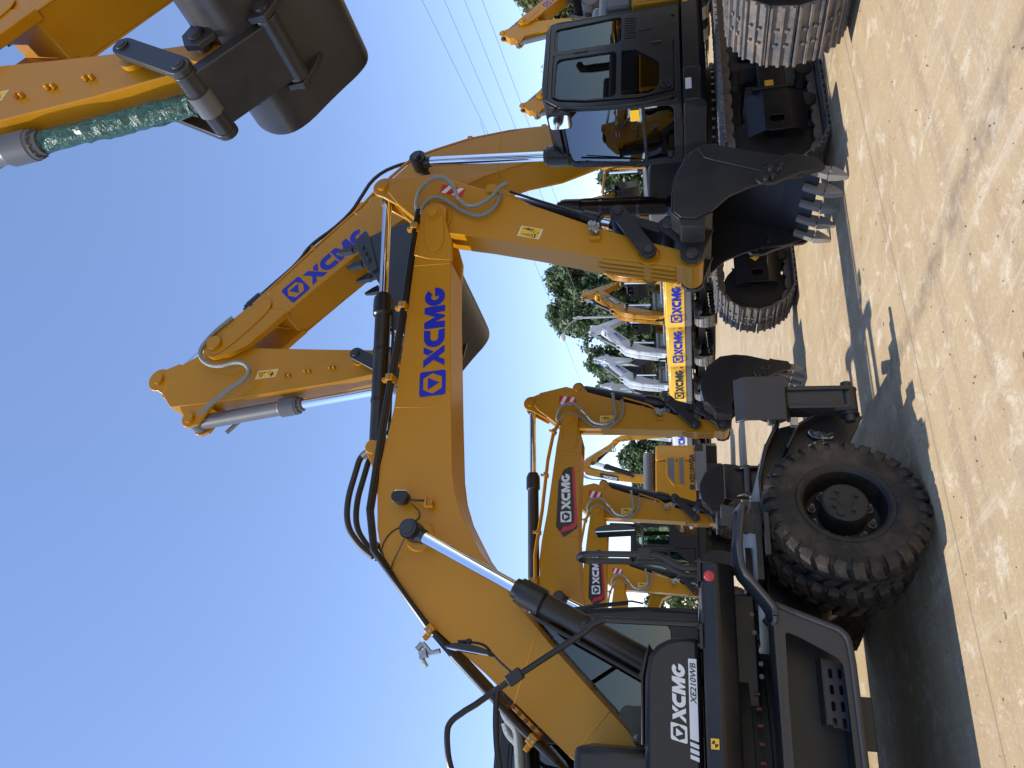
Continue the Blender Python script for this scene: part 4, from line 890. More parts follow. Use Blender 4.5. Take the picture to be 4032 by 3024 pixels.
# ------------------------------------------------------------------ the wheeled excavator in front (frame: front axle, x forwards, y to its left)
def wheeled_excavator():
    root = thing('wheeled_excavator', 'yellow and black wheeled excavator in the foreground with big blue lettering along its boom', 'excavator', (-1.75, 6.20, 0), radians(25))
    boom, stick = arm_front(root, M_PROF, YEL, True)
    xd = Vector((1, .105)); yd = Vector((-.105, 1))
    logo_decals(boom, BLU, (1.735, 3.835), xd, yd, .222, -.2285, -1, 0, .22, 1.0, 1.22)
    # work lamp and its cable on the boom side
    lb = MB(); lb.box(.60, .66, -.30, -.226, 3.80, 3.84); lb.box(.585, .605, -.33, -.29, 3.78, 3.86); lb.box(.60, .68, -.34, -.30, 3.84, 3.86)
    br = obj('lamp_bracket', lb, YEL, boom, bevel=.004)
    lm = MB(); lm.prism(smoothc([(.60, 4.02), (.60, 4.15), (.70, 4.17), (.72, 4.08), (.70, 4.00)], 2), -.40, -.30); lm.cyl((.64, -.33, 3.86), (.64, -.34, 4.02), .012, n=8); wl = obj('work_lamp', lm, RBH, br, bevel=.01)
    lg = MB(); lg.prismx(rrect(-.39, -.31, 4.03, 4.14, .02), .716, .722); obj('lamp_lens', lg, LMP, wl)
    cb = MB(); cb.tube(smooth([(.62, -.31, 4.0), (.56, -.25, 3.92), (.48, -.24, 3.93), (.42, -.235, 4.1), (.36, -.235, 4.2), (.22, -.235, 4.26), (.15, -.235, 4.22)], 3), .006, 6); cb.tube(smooth([(.27, -.40, 3.98), (.18, -.3, 4.06), (.05, -.235, 4.14), (-.05, -.235, 4.10)], 2), .006, 6); obj('lamp_cable', cb, RBH, boom)
    # fat rubber hoses above the boom, hose ends near the cab, lug strip with red caps
    h = MB()
    for y, up in ((-.05, .0), (.05, -.05)): h.tube(smooth([(1.22, y, 4.60), (1.16, y, 4.70 + up), (1.0, y, 4.72 + up), (.72, y, 4.76 + up), (.46, y, 4.72 + up), (.28, y, 4.56 + up), (.18, y, 4.40)], 3), .030, 12)
    obj('rubber_hose', h, RBH, boom)
    f = MB(); f.cyl((1.26, -.05, 4.56), (1.16, -.05, 4.68), .038, n=12); f.cyl((1.26, .05, 4.54), (1.16, .05, 4.64), .038, n=12); f.obox((-.655, -.28, 3.72), (.032, 0, .01), (0, .03, 0), (-.01, 0, .03)); f.tube([(-.62, -.28, 3.58), (-.64, -.28, 3.66), (-.57, -.28, 3.74)], .022, 8); f.cyl((-.66, -.28, 3.75), (-.75, -.28, 3.68), .018, n=8); f.cyl((-.57, -.28, 3.74), (-.62, -.28, 3.78), .026, n=10)
    obj('hose_fitting', f, ZNC, boom)
    h = MB()
    for y, dx in ((-.10, 0), (.02, -.12)): h.tube(smooth([(-1.0 + dx, y, 3.05), (-1.08 + dx, y, 3.02), (-1.15 + dx, y, 2.92), (-1.30 + dx, y, 2.9), (-1.62 + dx, y, 2.86)], 2), .040, 12)
    obj('braided_hose', h, HOS, boom)
    p = MB(); p.obox((-1.09, -.2, 2.83), (.10, 0, .125), (0, .03, 0), (-.012, 0, .010)); ls = obj('plug_strip', p, YEL, boom, bevel=.003); q = MB()
    for k in range(5): t = (k - 2) / 2.2; c = Vector((-1.09 + .10 * t, -.235, 2.83 + .125 * t)); q.cyl(c, c + Vector((0, -.02, 0)), .017, n=10)
    obj('plug', q, REDB, ls)
    tb = MB()
    for y in (-.15, -.1, -.05, .02, .08): tb.tube([(.3, y, 4.36), (.1, y, 4.2), (-.42, y, 3.72), (-.98, y, 3.05), (-1.2, y, 2.78), (-1.45, y, 2.5)], .012, 6)
    obj('pipe_bundle', tb, BLK, boom)
    # deck with the big sill, side boxes
    d = MB(); d.prismx([(-1.27, 1.375), (-1.25, 1.48), (1.25, 1.48), (1.27, 1.375), (1.18, 1.262), (-1.18, 1.262)], -3.5, -.02); d.box(-1.1, -.12, -.62, .9, 1.09, 1.268)
    deck = obj('deck', d, BLK, root, bevel=.018)
    r = MB(); r.lathe([(0, -.002), (.030, -.002), (.036, .006), (.030, .012), (0, .014)], (-.115, -1.262, 1.425), (0, -1, 0), 24, False); obj('red_reflector', r, RLF, deck)
    quad_decal('lifting_sticker', deck, YDE, [(-1.155, 1.405), (-1.155, 1.455), (-1.095, 1.455), (-1.095, 1.405)], -1.2715)
    b = MB(); c = (-1.125, 1.43); b.add([(c[0], -1.273, c[1])] + [(c[0] + .02 * cos(a), -1.273, c[1] + .02 * sin(a)) for a in [pi / 2 * k / 6 for k in range(7)]] + [(c[0] + .02 * cos(a), -1.273, c[1] + .02 * sin(a)) for a in [pi + pi / 2 * k / 6 for k in range(7)]], [tuple(range(0, 8)), (0,) + tuple(range(8, 15))]); obj('lifting_mark', b, BDE, deck)
    lp = MB()
    for x in (-.075, -.5): lp.box(x - .075, x + .075, -1.25, -1.0, 1.48, 1.50); [lp.cyl((x + e, -1.24, 1.49), (x + e, -1.24, 1.515), .012, n=6) for e in (-.055, .055)]
    obj('rail_foot', lp, BLK, deck)
    c = MB(); c.prism([(-.50, 1.50), (-.50, 1.62), (-.52, 1.71), (-.56, 1.78), (-.63, 1.835), (-.77, 1.86), (-1.17, 1.86), (-3.3, 1.86), (-3.3, 1.50)], -1.16, -.42); cov = obj('tool_box', c, BLK, root, bevel=.035)
    c = MB(); c.prism([(-.545, 1.83), (-.63, 1.862), (-.77, 1.885), (-1.17, 1.885), (-1.17, 1.865), (-.77, 1.868), (-.63, 1.84)], -1.13, -.45); obj('box_lid', c, BLK, cov, bevel=.008)
    c = MB(); c.box(-3.3, -1.20, -1.12, -.40, 1.80, 2.32); tall = obj('fuel_tank', c, BLK, root, bevel=.05)
    c = MB(); c.cyl((-1.14, -.95, 1.90), (-1.14, -.90, 1.93), .03, n=10); obj('tank_cap', c, ZNC, tall)
    c = MB(); c.prism(capsule((-1.05, 1.88), (-1.0, 2.0), .14, .07), -.62, -.58); obj('foot_bracket', c, BLK, root)
    yl = -1.1625
    E = logo_decals(cov, WDE, (-1.14, 1.60), (1, 0), (0, 1), .084, yl, -1, .22, .2, .98, 1.22)
    s = MB(); s.add([(-1.125, yl, 1.525), (-.635, yl, 1.525), (-.635, yl, 1.578), (-1.11, yl, 1.578)], [(0, 1, 2, 3)])
    for k in range(3): x = -1.165 - .036 * k; s.add([(x, yl, 1.525), (x + .024, yl, 1.525), (x + .040, yl, 1.578), (x + .016, yl, 1.578)], [(0, 1, 2, 3)])
    st = obj('model_stripe', s, WDE, cov)
    text_decal('model_number', st, BDE, 'XE210WB', (-.905, 1.533), (1, 0), (0, 1), .037, yl - .0015, -1, .245, .018, .25)
    # rear of the upper body, out of the frame
    c = MB(); c.prismz([(-3.3, -1.2), (-3.8, -1.0), (-3.95, 0), (-3.8, 1.0), (-3.3, 1.2)], 1.25, 2.3); obj('counterweight', c, BLK, root, bevel=.05)
    c = MB(); c.box(-3.3, -1.85, .1, 1.2, 1.48, 2.3); obj('side_door', c, YEL, root, bevel=.03)
    cb = cab(root, (-1.28, -.25, 0), BLK, True, GLD, True, False)
    # hand rails and mirrors
    h = MB(); h.tube([(-.42, -1.2, 1.50), (-.42, -1.2, 2.10)] + smooth([(-.42, -1.2, 2.12), (-.44, -1.2, 2.19), (-.50, -1.2, 2.25)], 2) + [(-.80, -1.2, 2.69), (-.91, -1.2, 2.85), (-1.01, -1.2, 2.985)] + smooth([(-1.05, -1.2, 3.05), (-1.13, -1.2, 3.16), (-1.22, -1.2, 3.165), (-1.38, -1.2, 3.13), (-1.50, -1.2, 3.05), (-1.52, -1.2, 2.9)], 2) + [(-1.6, -1.15, 2.3)], .0215, 10)
    h.tube(smooth([(-.905, -1.2, 2.84), (-1.0, -1.19, 2.845), (-1.17, -1.18, 2.835), (-1.37, -1.17, 2.80), (-1.6, -1.16, 2.7)], 2), .020, 10)
    rail = obj('hand_rail', h, BLK, root)
    k = MB(); ax = Vector((-.60, 0, .80)); nn = Vector((.80, 0, .60)); k.obox((-.82, -1.2, 2.725), ax * .055, nn * .038, Vector((0, .035, 0))); k.tube(smooth([(-.79, -1.22, 2.75), (-.70, -1.25, 2.87), (-.625, -1.28, 2.93), (-.62, -1.3, 3.06)], 2), .0095, 8); k.cyl((-.615, -1.3, 3.02), (-.625, -1.3, 3.12), .014, n=8); k.cyl((-.60, -1.3, 3.04), (-.665, -1.3, 3.04), .017, n=10)
    obj('mirror_bracket', k, RBH, rail, bevel=.004)
    def mirror(name, c, hh, hw_, tilt, par):
        mm = MB(); 
        pts = [(hh * sin(a), .034 * (1 - abs(sin(a)) ** 3)) for a in [(-pi / 2) + pi * q / 10 for q in range(11)]]
        mm.prism([(t, z) for z, t in pts] + [(-.012, hh), (-.012, -hh)], -hw_, hw_)
        M = Matrix.Translation(c) @ Matrix.Rotation(tilt, 4, 'Y'); mm.xf(M); o = obj(name, mm, RBH, par, bevel=.010)
        g = MB(); g.obox((-.0145, 0, 0), (.002, 0, 0), (0, hw_ * .9, 0), (0, 0, hh * .94)); g.xf(M); obj('mirror_glass', g, MIR, o)
    mirror('mirror', (-.675, -1.3, 3.02), .155, .10, radians(6), rail)
    h = MB(); h.tube([(-.045, -1.15, 1.50), (-.045, -1.15, 1.58)] + smooth([(-.045, -1.15, 1.60), (-.02, -1.15, 1.66), (.035, -1.15, 1.75), (.04, -1.15, 1.84)], 2) + [(.035, -1.15, 2.25)] + smooth([(.03, -1.15, 2.29), (.02, -1.12, 2.33), (.01, -1.08, 2.33), (.005, -1.05, 2.29)], 2) + [(.01, -1.05, 1.85)] + smooth([(.01, -1.05, 1.80), (.0, -1.05, 1.72), (-.06, -1.05, 1.62), (-.08, -1.05, 1.57)], 2) + [(-.08, -1.05, 1.50)], .0225, 10)
    h.tube([(.038, -1.15, 1.95), (.01, -1.05, 1.95)], .018, 8)
    rail2 = obj('grab_handle', h, BLK, root)
    k = MB(); k.box(.0, .075, -1.19, -1.11, 1.82, 1.90); k.tube(smooth([(.06, -1.16, 1.865), (.13, -1.18, 1.865), (.225, -1.2, 1.868), (.236, -1.2, 1.89), (.24, -1.2, 2.1)], 2), .010, 8); k.cyl((.24, -1.2, 2.04), (.205, -1.2, 2.045), .016, n=10); obj('mirror_bracket', k, RBH, rail2, bevel=.004)
    mirror('mirror', (.185, -1.2, 2.055), .145, .095, radians(-4), rail2)
    # climbing step with tread, step box below
    o = MB(); P = [(.36, 1.225), (.10, 1.262), (-.05, 1.252), (-.10, 1.23), (-.28, 1.085), (-.32, 1.062), (-.36, 1.066)]
    out = [(x, -1.335, z - .035) for x, z in P]; inn = [(x, -1.06, z + .005) for x, z in P]
    o.tube(smooth(out, 2), .020, 10); o.tube([inn[0], out[0]], .018, 8); o.tube(smooth([out[-1], (-.40, -1.32, 1.03), (-.41, -1.15, 1.05), inn[-1]], 2), .018, 8)
    stp = obj('climbing_step', o, DRK, root)
    t = MB(); m = len(P)
    t.add([(x, y + .01, z - .003) for x, y, z in out] + [(x, y, z) for x, y, z in inn], [(i, i + 1, m + i + 1, m + i) for i in range(m - 1)])
    for i in range(m - 1):
        for k in range(9):
            y = -1.30 + k * .02; q0 = Vector(out[i]).lerp(Vector(inn[i]), (k + 1) / 10); q1 = Vector(out[i + 1]).lerp(Vector(inn[i + 1]), (k + 1) / 10); t.tube([q0, q1], .004, 4)
    obj('tread', t, DRK, stp, split=False)
    t = MB(); t.prism([(.36, 1.05), (.36, 1.22), (.25, 1.22), (.2, 1.05)], -1.10, -1.08); t.box(-.1, .3, -1.12, -.5, 1.06, 1.10); t.box(.02, .30, -1.36, -1.30, 1.03, 1.06); obj('step_bracket', t, BLK, stp)
    fo = [(-.285, 1.025), (-.32, .94), (-.41, .69)] + smooth([(-.42, .665), (-.46, .615), (-.54, .605)], 2) + [(-.62, .60), (-1.14, .595), (-2.1, .59), (-2.1, 1.03)]
    fh = smoothc([(-.47, .985), (-.452, .95), (-.55, .76), (-.605, .66), (-.70, .652), (-1.0, .648), (-2.0, .642), (-2.0, .985)], 1)
    s = MB(); s.holed(fo, [fh], lambda a, b, t: (a, -1.30 + t, b), .012); sb = obj('step_box', s, DRK, root, bevel=.003)
    s = MB(); s.tube([(x, -1.305, z) for x, z in fo[1:-1]], .020, 10); s.tube([(x, -1.30, z) for x, z in fo[:2]], .019, 8); s.box(-2.1, -.30, -1.31, -.9, 1.025, 1.04); obj('edge_tube', s, DRK, sb)
    s = MB(); s.box(-2.1, -.60, -1.28, -.86, .605, .615); s.box(-2.1, -.35, -.875, -.86, .6, 1.03); s.prism([(-.35, 1.02), (-.48, .62), (-.50, .62), (-.37, 1.02)], -1.29, -.86); obj('step_floor', s, BLK, sb)
    slots = []
    for i in range(4):
        for j in range(2): slots.append(rrect(-.70 - .095 * i, -.64 - .095 * i, .635 + .055 * j, .660 + .055 * j, .012, 3))
    s = MB(); s.holed([(-.60, .615), (-.585, .745), (-.96, .75), (-1.0, .62)], slots, lambda a, b, t: (a, -1.10 + t, b), .006); s.box(-.97, -.58, -1.10, -.88, .745, .752); obj('perforated_tread', s, DRK, sb)
    s = MB(); s.box(-1.10, -.79, -1.0, -.7, .455, .60); obj('battery_box', s, BLK, root, bevel=.006)
    # chassis, slewing ring, axles
    ch = MB(); ch.prism([(-3.4, .62), (.75, .62), (.85, .75), (.8, .98), (-3.4, .98)], -.48, .48); ch.box(-2.2, -.35, -.85, .85, .62, .96); ch.prism([(.55, .60), (.98, .36), (1.26, .22), (1.33, .35), (1.16, .84), (.88, .97), (.55, 1.0)], .50, .56)
    ch.prism([(.55, .60), (.98, .36), (1.26, .22), (1.33, .35), (1.16, .84), (.88, .97), (.55, 1.0)], -.56, -.50); ch.box(.55, 1.1, -.5, .5, .55, .93)
    ch.prism([(.40, 1.04), (.66, 1.045), (.90, .985), (1.16, .855), (1.15, .835), (.88, .96), (.64, 1.02), (.40, 1.015)], -1.0, 1.0)
    cs = obj('chassis', ch, BLK, root, bevel=.008)
    t = MB(); t.lathe([(.80, .98), (.80, 1.05), (.74, 1.055), (.74, 1.16), (.83, 1.17), (.83, 1.262)], (-1.28, 0, 0), (0, 0, 1), 56); sl = obj('slewing_ring', t, TRD, root)
    t = MB(); t2 = MB()
    for k in range(44):
        a = 2 * pi * (k + .5) / 44
        for z in (1.10, 1.225): c = Vector((-1.28 + .80 * cos(a), .80 * sin(a), z)); (t if z < 1.2 else t2).cyl(c, c + Vector((0, 0, .035)), .014, n=6)
    obj('ring_bolt', t, REDB, sl); obj('ring_bolt', t2, REDB, sl)
    for x in (0, -2.75):
        a = MB(); a.tube([(x, -1.0, .525), (x, -.45, .525), (x, -.25, .53), (x, .25, .53), (x, .45, .525), (x, 1.0, .525)], [.10, .11, .2, .2, .11, .10], 18); obj('axle', a, BLK, root)
    for sg in (-1, 1):
        st_ = radians(19)
        for x, s_ in ((0, st_), (-2.75, 0)):
            ox, oy = (sin(s_), -cos(s_)) if sg < 0 else (-sin(s_), cos(s_))
            k = (.0, sg * .62)
            for off, inner in ((.545, False), (.205, True)):
                sh = .185 if (x == 0 and sg < 0) else (0.185 if x == 0 else 0)
                wheel(root, x + k[0] + ox * off + sh, k[1] + oy * off, sg, s_, inner)
    # front support: plate, stabiliser legs folded up, chain
    for sg in (-1, 1):
        p = MB(); y0, y1 = sorted((sg * .60, sg * .66)); p.prism([(1.17, .835), (.90, .965), (.64, 1.03), (.60, .80), (.93, .79), (1.10, .71), (1.24, .55)], y0, y1)
        y0, y1 = sorted((sg * .62, sg * .70)); p.prism([(.62, 1.0), (.94, .80), (1.11, .71), (1.29, .40), (1.32, .33), (1.24, .21), (1.02, .33), (.70, .58)], y0, y1)
        y0, y1 = sorted((sg * .60, sg * .92)); p.prism([(.92, .825), (1.10, .735), (1.30, .42), (1.285, .405), (1.09, .715), (.91, .805)], y0, y1)
        br_ = obj('stabiliser_bracket', p, DRK, root, bevel=.006)
        q = MB()
        for x0, x1 in ((1.155, 1.175), (1.355, 1.375)): q.cyl((x0, sg * .93, .36), (x1, sg * .93, .36), .075, n=24)
        q.box(1.175, 1.355, *sorted((sg * .90, sg * 1.03)), .40, .80)
        q.cyl((1.175, sg * .96, .36), (1.355, sg * .96, .36), .062, n=20); q.cyl((1.10, sg * .95, .36), (1.42, sg * .95, .36), .04, n=16)
        for x in (1.19, 1.34): q.prismx([(sg * .88, .36), (sg * 1.05, .36), (sg * 1.06, .8), (sg * .86, .8)], x - .016, x + .016)
        leg = obj('stabiliser_leg', q, DRK, root, bevel=.006)
        q = MB(); q.prismx([(sg * 1.02, .79), (sg * 1.09, .82), (sg * 1.09, 1.11), (sg * 1.03, 1.185), (sg * 1.015, 1.175), (sg * 1.065, 1.10), (sg * 1.065, .83), (sg * 1.01, .81)], 1.075, 1.43)
        q.prismx([(sg * .98, .84), (sg * 1.07, .83), (sg * 1.07, 1.08), (sg * .98, .98)], 1.10, 1.125); q.prismx([(sg * .98, .84), (sg * 1.07, .83), (sg * 1.07, 1.08), (sg * .98, .98)], 1.38, 1.405); q.cyl((1.09, sg * 1.02, .95), (1.415, sg * 1.02, .95), .035, n=14)
        obj('stabiliser_foot', q, DRK, leg, bevel=.006)
        q = MB(); q.cyl((1.065, sg * 1.0, .93), (1.09, sg * 1.0, .93), .02, n=6); q.box(1.04, 1.10, *sorted((sg * 1.0, sg * 1.06)), .74, .79); obj('leg_lock', q, ZNC, leg)
        hyd_m = MB(); hyd_m.cyl((1.265, sg * .62, .85), (1.265, sg * .98, .55), .05, n=14); obj('leg_cylinder', hyd_m, BLK, leg)
        chain(br_, [(1.10, sg * .725, .60), (1.085, sg * .735, .555), (1.075, sg * .73, .50), (1.05, sg * .735, .465), (1.03, sg * .73, .52), (1.0, sg * .73, .575), (.985, sg * .73, .64)], .018)
        chain(br_, [(1.105, sg * .74, .61), (1.06, sg * .75, .57), (1.045, sg * .75, .50), (1.075, sg * .755, .45)], .018)
    # valve block and lines under the deck
    v = MB(); v.box(-.10, .22, -.62, -.3, 1.0, 1.14); v.box(.3, .5, -.9, -.5, 1.03, 1.1)
    for k in range(5): v.tube(smooth([(.18 - .05 * k, -.6, 1.05), (.2 - .05 * k, -.72, 1.03), (.1 - .1 * k, -.8, 1.0), (-.3 - .1 * k, -.82, 1.02)], 2), .014, 6)
    obj('valve_block', v, BLK, root)
    v = MB()
    for x, z in ((-.30, 1.14), (-.62, 1.10), (-.70, 1.10), (-.42, 1.13), (-.02, 1.07)): v.cyl((x, -.86, z), (x, -.885, z), .017, n=6)
    obj('frame_bolt', v, TRK, cs)
    # fixtures in front of the deck: small lamp post seen below the handle
    v = MB(); v.box(.30, .36, -.95, -.86, 1.15, 1.34); v.box(.27, .40, -1.0, -.80, 1.335, 1.35); v.prism([(.36, 1.10), (.52, 1.12), (.56, 1.30), (.40, 1.30)], -.62, -.45); obj('tie_down_bracket', v, DRK, root, bevel=.006)
    return root
wheeled_excavator()
# ------------------------------------------------------------------ other machines
def scaled(v, k):
    if isinstance(v, (int, float)): return v * k
    return type(v)(scaled(q, k) for q in v)
def scale_prof(S, k):
    T = {}
    for a, v in S.items():
        if v is None: T[a] = None
        elif a == 'clamps': T[a] = v
        elif a in ('bcyl',): T[a] = (scaled(v[0], k), scaled(v[1], k), v[2] * k, v[3] * k, v[4] * k, v[5])
        elif a == 'scyl': T[a] = (scaled(v[0], k), scaled(v[1], k), v[2] * k, v[3] * k, v[4])
        elif a == 'kcyl': T[a] = (scaled(v[0], k), v[1] * k, v[2] * k, v[3])
        else: T[a] = scaled(v, k)
    return T
K_ = 1 / .78
S_BIG = scale_prof(S_PROF, K_)

def front_crawler(label, loc, deg):
    root = thing('crawler_excavator', label, 'excavator', loc, radians(deg), 'crawler excavators parked beside the wheeled one', .78)
    carrier(root, YEL, None, False, BLU, GRV, rear_decals=False)
    cab(root, far=True)
    boom, stick = arm_front(root, S_BIG, YEL, False)
    y = -S_BIG['hw'] - .004
    def q(L): return scaled(L, K_)
    b = quad_decal('badge', boom, BDE, q([(2.54, 3.13), (2.66, 2.962), (2.72, 2.955), (3.50, 3.025), (3.50, 3.10), (3.46, 3.17), (3.30, 3.235), (2.68, 3.24)]), y)
    quad_decal('red_stripe', b, RDE, q([(2.80, 2.962), (3.50, 3.025), (3.50, 3.058), (2.80, 2.995)]), y - .002)
    quad_decal('red_hook', b, RDE, q([(2.59, 3.19), (2.66, 3.0), (2.72, 2.957), (2.80, 2.962), (2.80, 2.995), (2.74, 3.0), (2.69, 3.07), (2.68, 3.14)]), y - .0025)
    logo_decals(b, WDE, q((2.745, 3.045)), (1, .06), (-.06, 1), .118 * K_, y - .003, -1, 0, .2, 1.0, 1.22)
    return root
front_crawler('yellow crawler excavator with a black and red boom badge, next beyond the wheeled one', (-4.4, 8.43, 0), 25)
front_crawler('yellow crawler excavator whose boom badge is half hidden behind a grab handle', (-6.2, 11.38, 0), 25)
front_crawler('yellow crawler excavator farthest back in the left row, seen only as arm and hoses', (-8.58, 15.2, 0), 25)

def big_crawler(name_label, loc, deg, wrap=None, wraps=None, detail=True, group='tracked excavators facing left with arms hanging'):
    r = thing('crawler_excavator', name_label, 'excavator', loc, radians(deg), group)
    carrier(r, YEL, None, detail, BLU, GRV); cab(r, far=not detail); arm_large(r, 0, YEL, BLU, wrap, wraps, detail)
    return r
big_crawler('yellow tracked excavator with dark cab facing the camera side and bucket raised under its stick', (3.596, 10.453, 0), 207)
big_crawler('nearest tracked excavator at the right edge with green wrapping on its bucket cylinder', (5.775, 6.605, 0), 207, wrap=(GRN, .085))
far = big_crawler('distant yellow excavator arm with grey wrapped cylinder, beside the pale green tree', (18.2, 31.6, 0), 207, None, (GWR, .12), False)
f2 = copy_tree(far); f2.location = (16.48, 35.2, 0); f2['label'] = 'distant yellow excavator arm peeking just above the front edge of the dark cab roof'
f3 = copy_tree(far); f3.location = (14.7, 39.2, 0); f3['label'] = 'distant yellow excavator behind the dark cab, farthest of the right row'

def rear_crawler(label, loc, deg, paint, cwp, logo, badge=False, dB=-12, boomcol=None, dS=60):
    r = thing('crawler_excavator', label, 'excavator', loc, radians(deg), 'excavators parked with their counterweights to the camera', .9)
    carrier(r, paint, cwp, False, logo, GRV, arrow=False); cab(r, far=True, interior=False); arm_large(r, dB, boomcol or paint, None if badge else BLU, None, None, False, True, badge, dS)
    return r
HR = 62
f0 = rear_crawler('yellow excavator with counterweight mostly hidden behind the nearest stick', (6.5, 31.45, 0), HR, YEL, YSUN, BLU)
for p, lb in (((8.3, 28.2, 0), 'yellow excavator with counterweight behind the tracked machine and its hanging bucket'), ((4.66, 34.65, 0), 'yellow excavator whose lettered counterweight stands just left of the nearest stick')):
    c = copy_tree(f0); c.location = p; c['label'] = lb
rear_crawler('yellow excavator with a black badge on its boom, second lettered counterweight from the stick', (2.98, 37.85, 0), HR, YEL, YSUN, BLU, True)
rear_crawler('excavator with yellow counterweight and white boom in the rear row', (1.17, 41.05, 0), HR, YEL, YSUN, BDE, boomcol=WHT)
w0 = rear_crawler('white excavator with raised boom behind the second bucket', (-.6, 44.25, 0), HR, WHT, WHT, BLU, dB=-8, dS=0)
for p, lb in (((-2.4, 47.45, 0), 'white excavator with white counterweight beside the yellow body with two dark windows'), ((-4.1, 50.65, 0), 'white excavator boom leaning just above the ribbed black roll')):
    c = copy_tree(w0); c.location = p; c['label'] = lb

# wheeled machine with its side to the camera behind the left row
def side_machine():
    r = thing('wheeled_excavator', 'yellow wheeled excavator turned left with black cab and ribbed black roll on its back', 'excavator', (-4.7, 19.9, 0), radians(205))
    d = MB(); d.box(-2.7, .4, -1.25, 1.25, 1.10, 1.30); obj('deck', d, BLK, r, bevel=.02)
    b = MB(); b.prism([(-.20, 1.305), (-.19, 1.68), (-.62, 2.08), (-.95, 2.34), (-2.2, 2.34), (-2.2, 1.305)], .35, 1.28); sd = obj('side_door', b, YEL, r, bevel=.03)
    b = MB(); b.prism([(-.6, 1.305), (-.95, 2.34), (-2.2, 2.34), (-2.2, 1.305)], -1.25, .3); obj('engine_hood', b, YEL, r, bevel=.03)
    b = MB(); b.prismz([(-2.21, -1.27), (-2.45, -1.25), (-2.75, -1.0), (-2.85, 0), (-2.75, 1.0), (-2.45, 1.26), (-2.21, 1.285)], 1.30, 2.34); cw = obj('counterweight', b, YEL, r, bevel=.05)
    b = MB(); b.prismz([(-1.4, -1.29), (-2.45, -1.27), (-2.77, -1.0), (-2.87, 0), (-2.77, 1.0), (-2.45, 1.28), (-1.4, 1.305)], 1.02, 1.315); obj('counterweight_base', b, GRV, cw, bevel=.03)
    y = 1.285
    for L in ([(-2.28, 1.845), (-2.28, 2.02), (-1.80, 2.02), (-1.56, 1.845)], [(-2.28, 1.60), (-2.28, 1.72), (-1.56, 1.72), (-1.56, 1.60)]):
        x0, x1 = min(p[0] for p in L), max(p[0] for p in L); z0, z1 = min(p[1] for p in L), max(p[1] for p in L)
        m = MB(); m.prism([(x0 - .04, z0 - .03), (x1 + .05, z0 - .03), (x1 + .05, z0 + .03 if z1 - z0 > .15 else z1 + .03), (x1 - .2 if z1 - z0 > .15 else x1, z1 + .03), (x0 - .04, z1 + .03)], y - .01, y + .012); fr = obj('grille_frame', m, YEL, sd, bevel=.008)
        m = MB(); m.prism(L, y, y + .016); obj('grille', m, GRV, fr)
    text_decal('model_number', sd, BDE, 'XE210WGA', (-1.60, 1.335), (-1, 0), (0, 1), .12, y + .004, 1, .80, .05)
    quad_decal('badge', sd, BDE, [(-1.42, 1.33), (-1.56, 1.33), (-1.56, 1.46), (-1.42, 1.46)], y + .003)
    text_decal('engine_script', sd, WDE, 'Cummins', (-.30, 1.66), (-1, 0), (0, 1), .085, y + .004, 1, .34, .0, .35)
    text_decal('service_number', sd, BDE, '400-110-9999', (-.33, 1.57), (-1, 0), (0, 1), .05, y + .004, 1, .42, .01)
    c = MB(); c.add([(-.43 + .05 * cos(a), y + .004, 1.46 + .05 * sin(a)) for a in [2 * pi * k / 20 for k in range(20)]], [tuple(range(20))]); obj('round_sticker', c, WDE, sd)
    c = MB(); n = 60; c.tube([(-2.55 + 1.1 * k / n, .85, 2.52) for k in range(n + 1)], [.15 + (.016 if k % 3 else -.004) for k in range(n + 1)], 20); c.tube([(-2.55 + 1.1 * k / n, .45, 2.52) for k in range(n + 1)], [.15 + (.016 if k % 3 else -.004) for k in range(n + 1)], 20); obj('ribbed_roll', c, GRV, r)
    cab(r, (0.0, -.17, -.19), BLK, True, GLS, False, False, True)
    c = MB(); c.box(-2.4, 1.9, -.5, .5, .6, 1.0); c.lathe([(.8, .95), (.8, 1.1)], (0, 0, 0), (0, 0, 1), 40); obj('chassis', c, BLK, r)
    for x in (1.5, -.75):
        for s in (-1, 1): wheel(r, x, s * 1.1, s, 0, False)
    c = MB(); c.prism([(.3, 1.3), (1.0, 2.5), (2.6, 3.0), (2.6, 2.75), (1.2, 2.25), (.7, 1.3)], -.2, .2); obj('boom', c, YEL, r, bevel=.01)
    c = MB(); c.prism([(2.4, 3.0), (2.75, 3.0), (2.55, 1.0), (2.4, 1.0)], -.15, .15); obj('stick', c, YEL, r, bevel=.01)
    return r
side_machine()

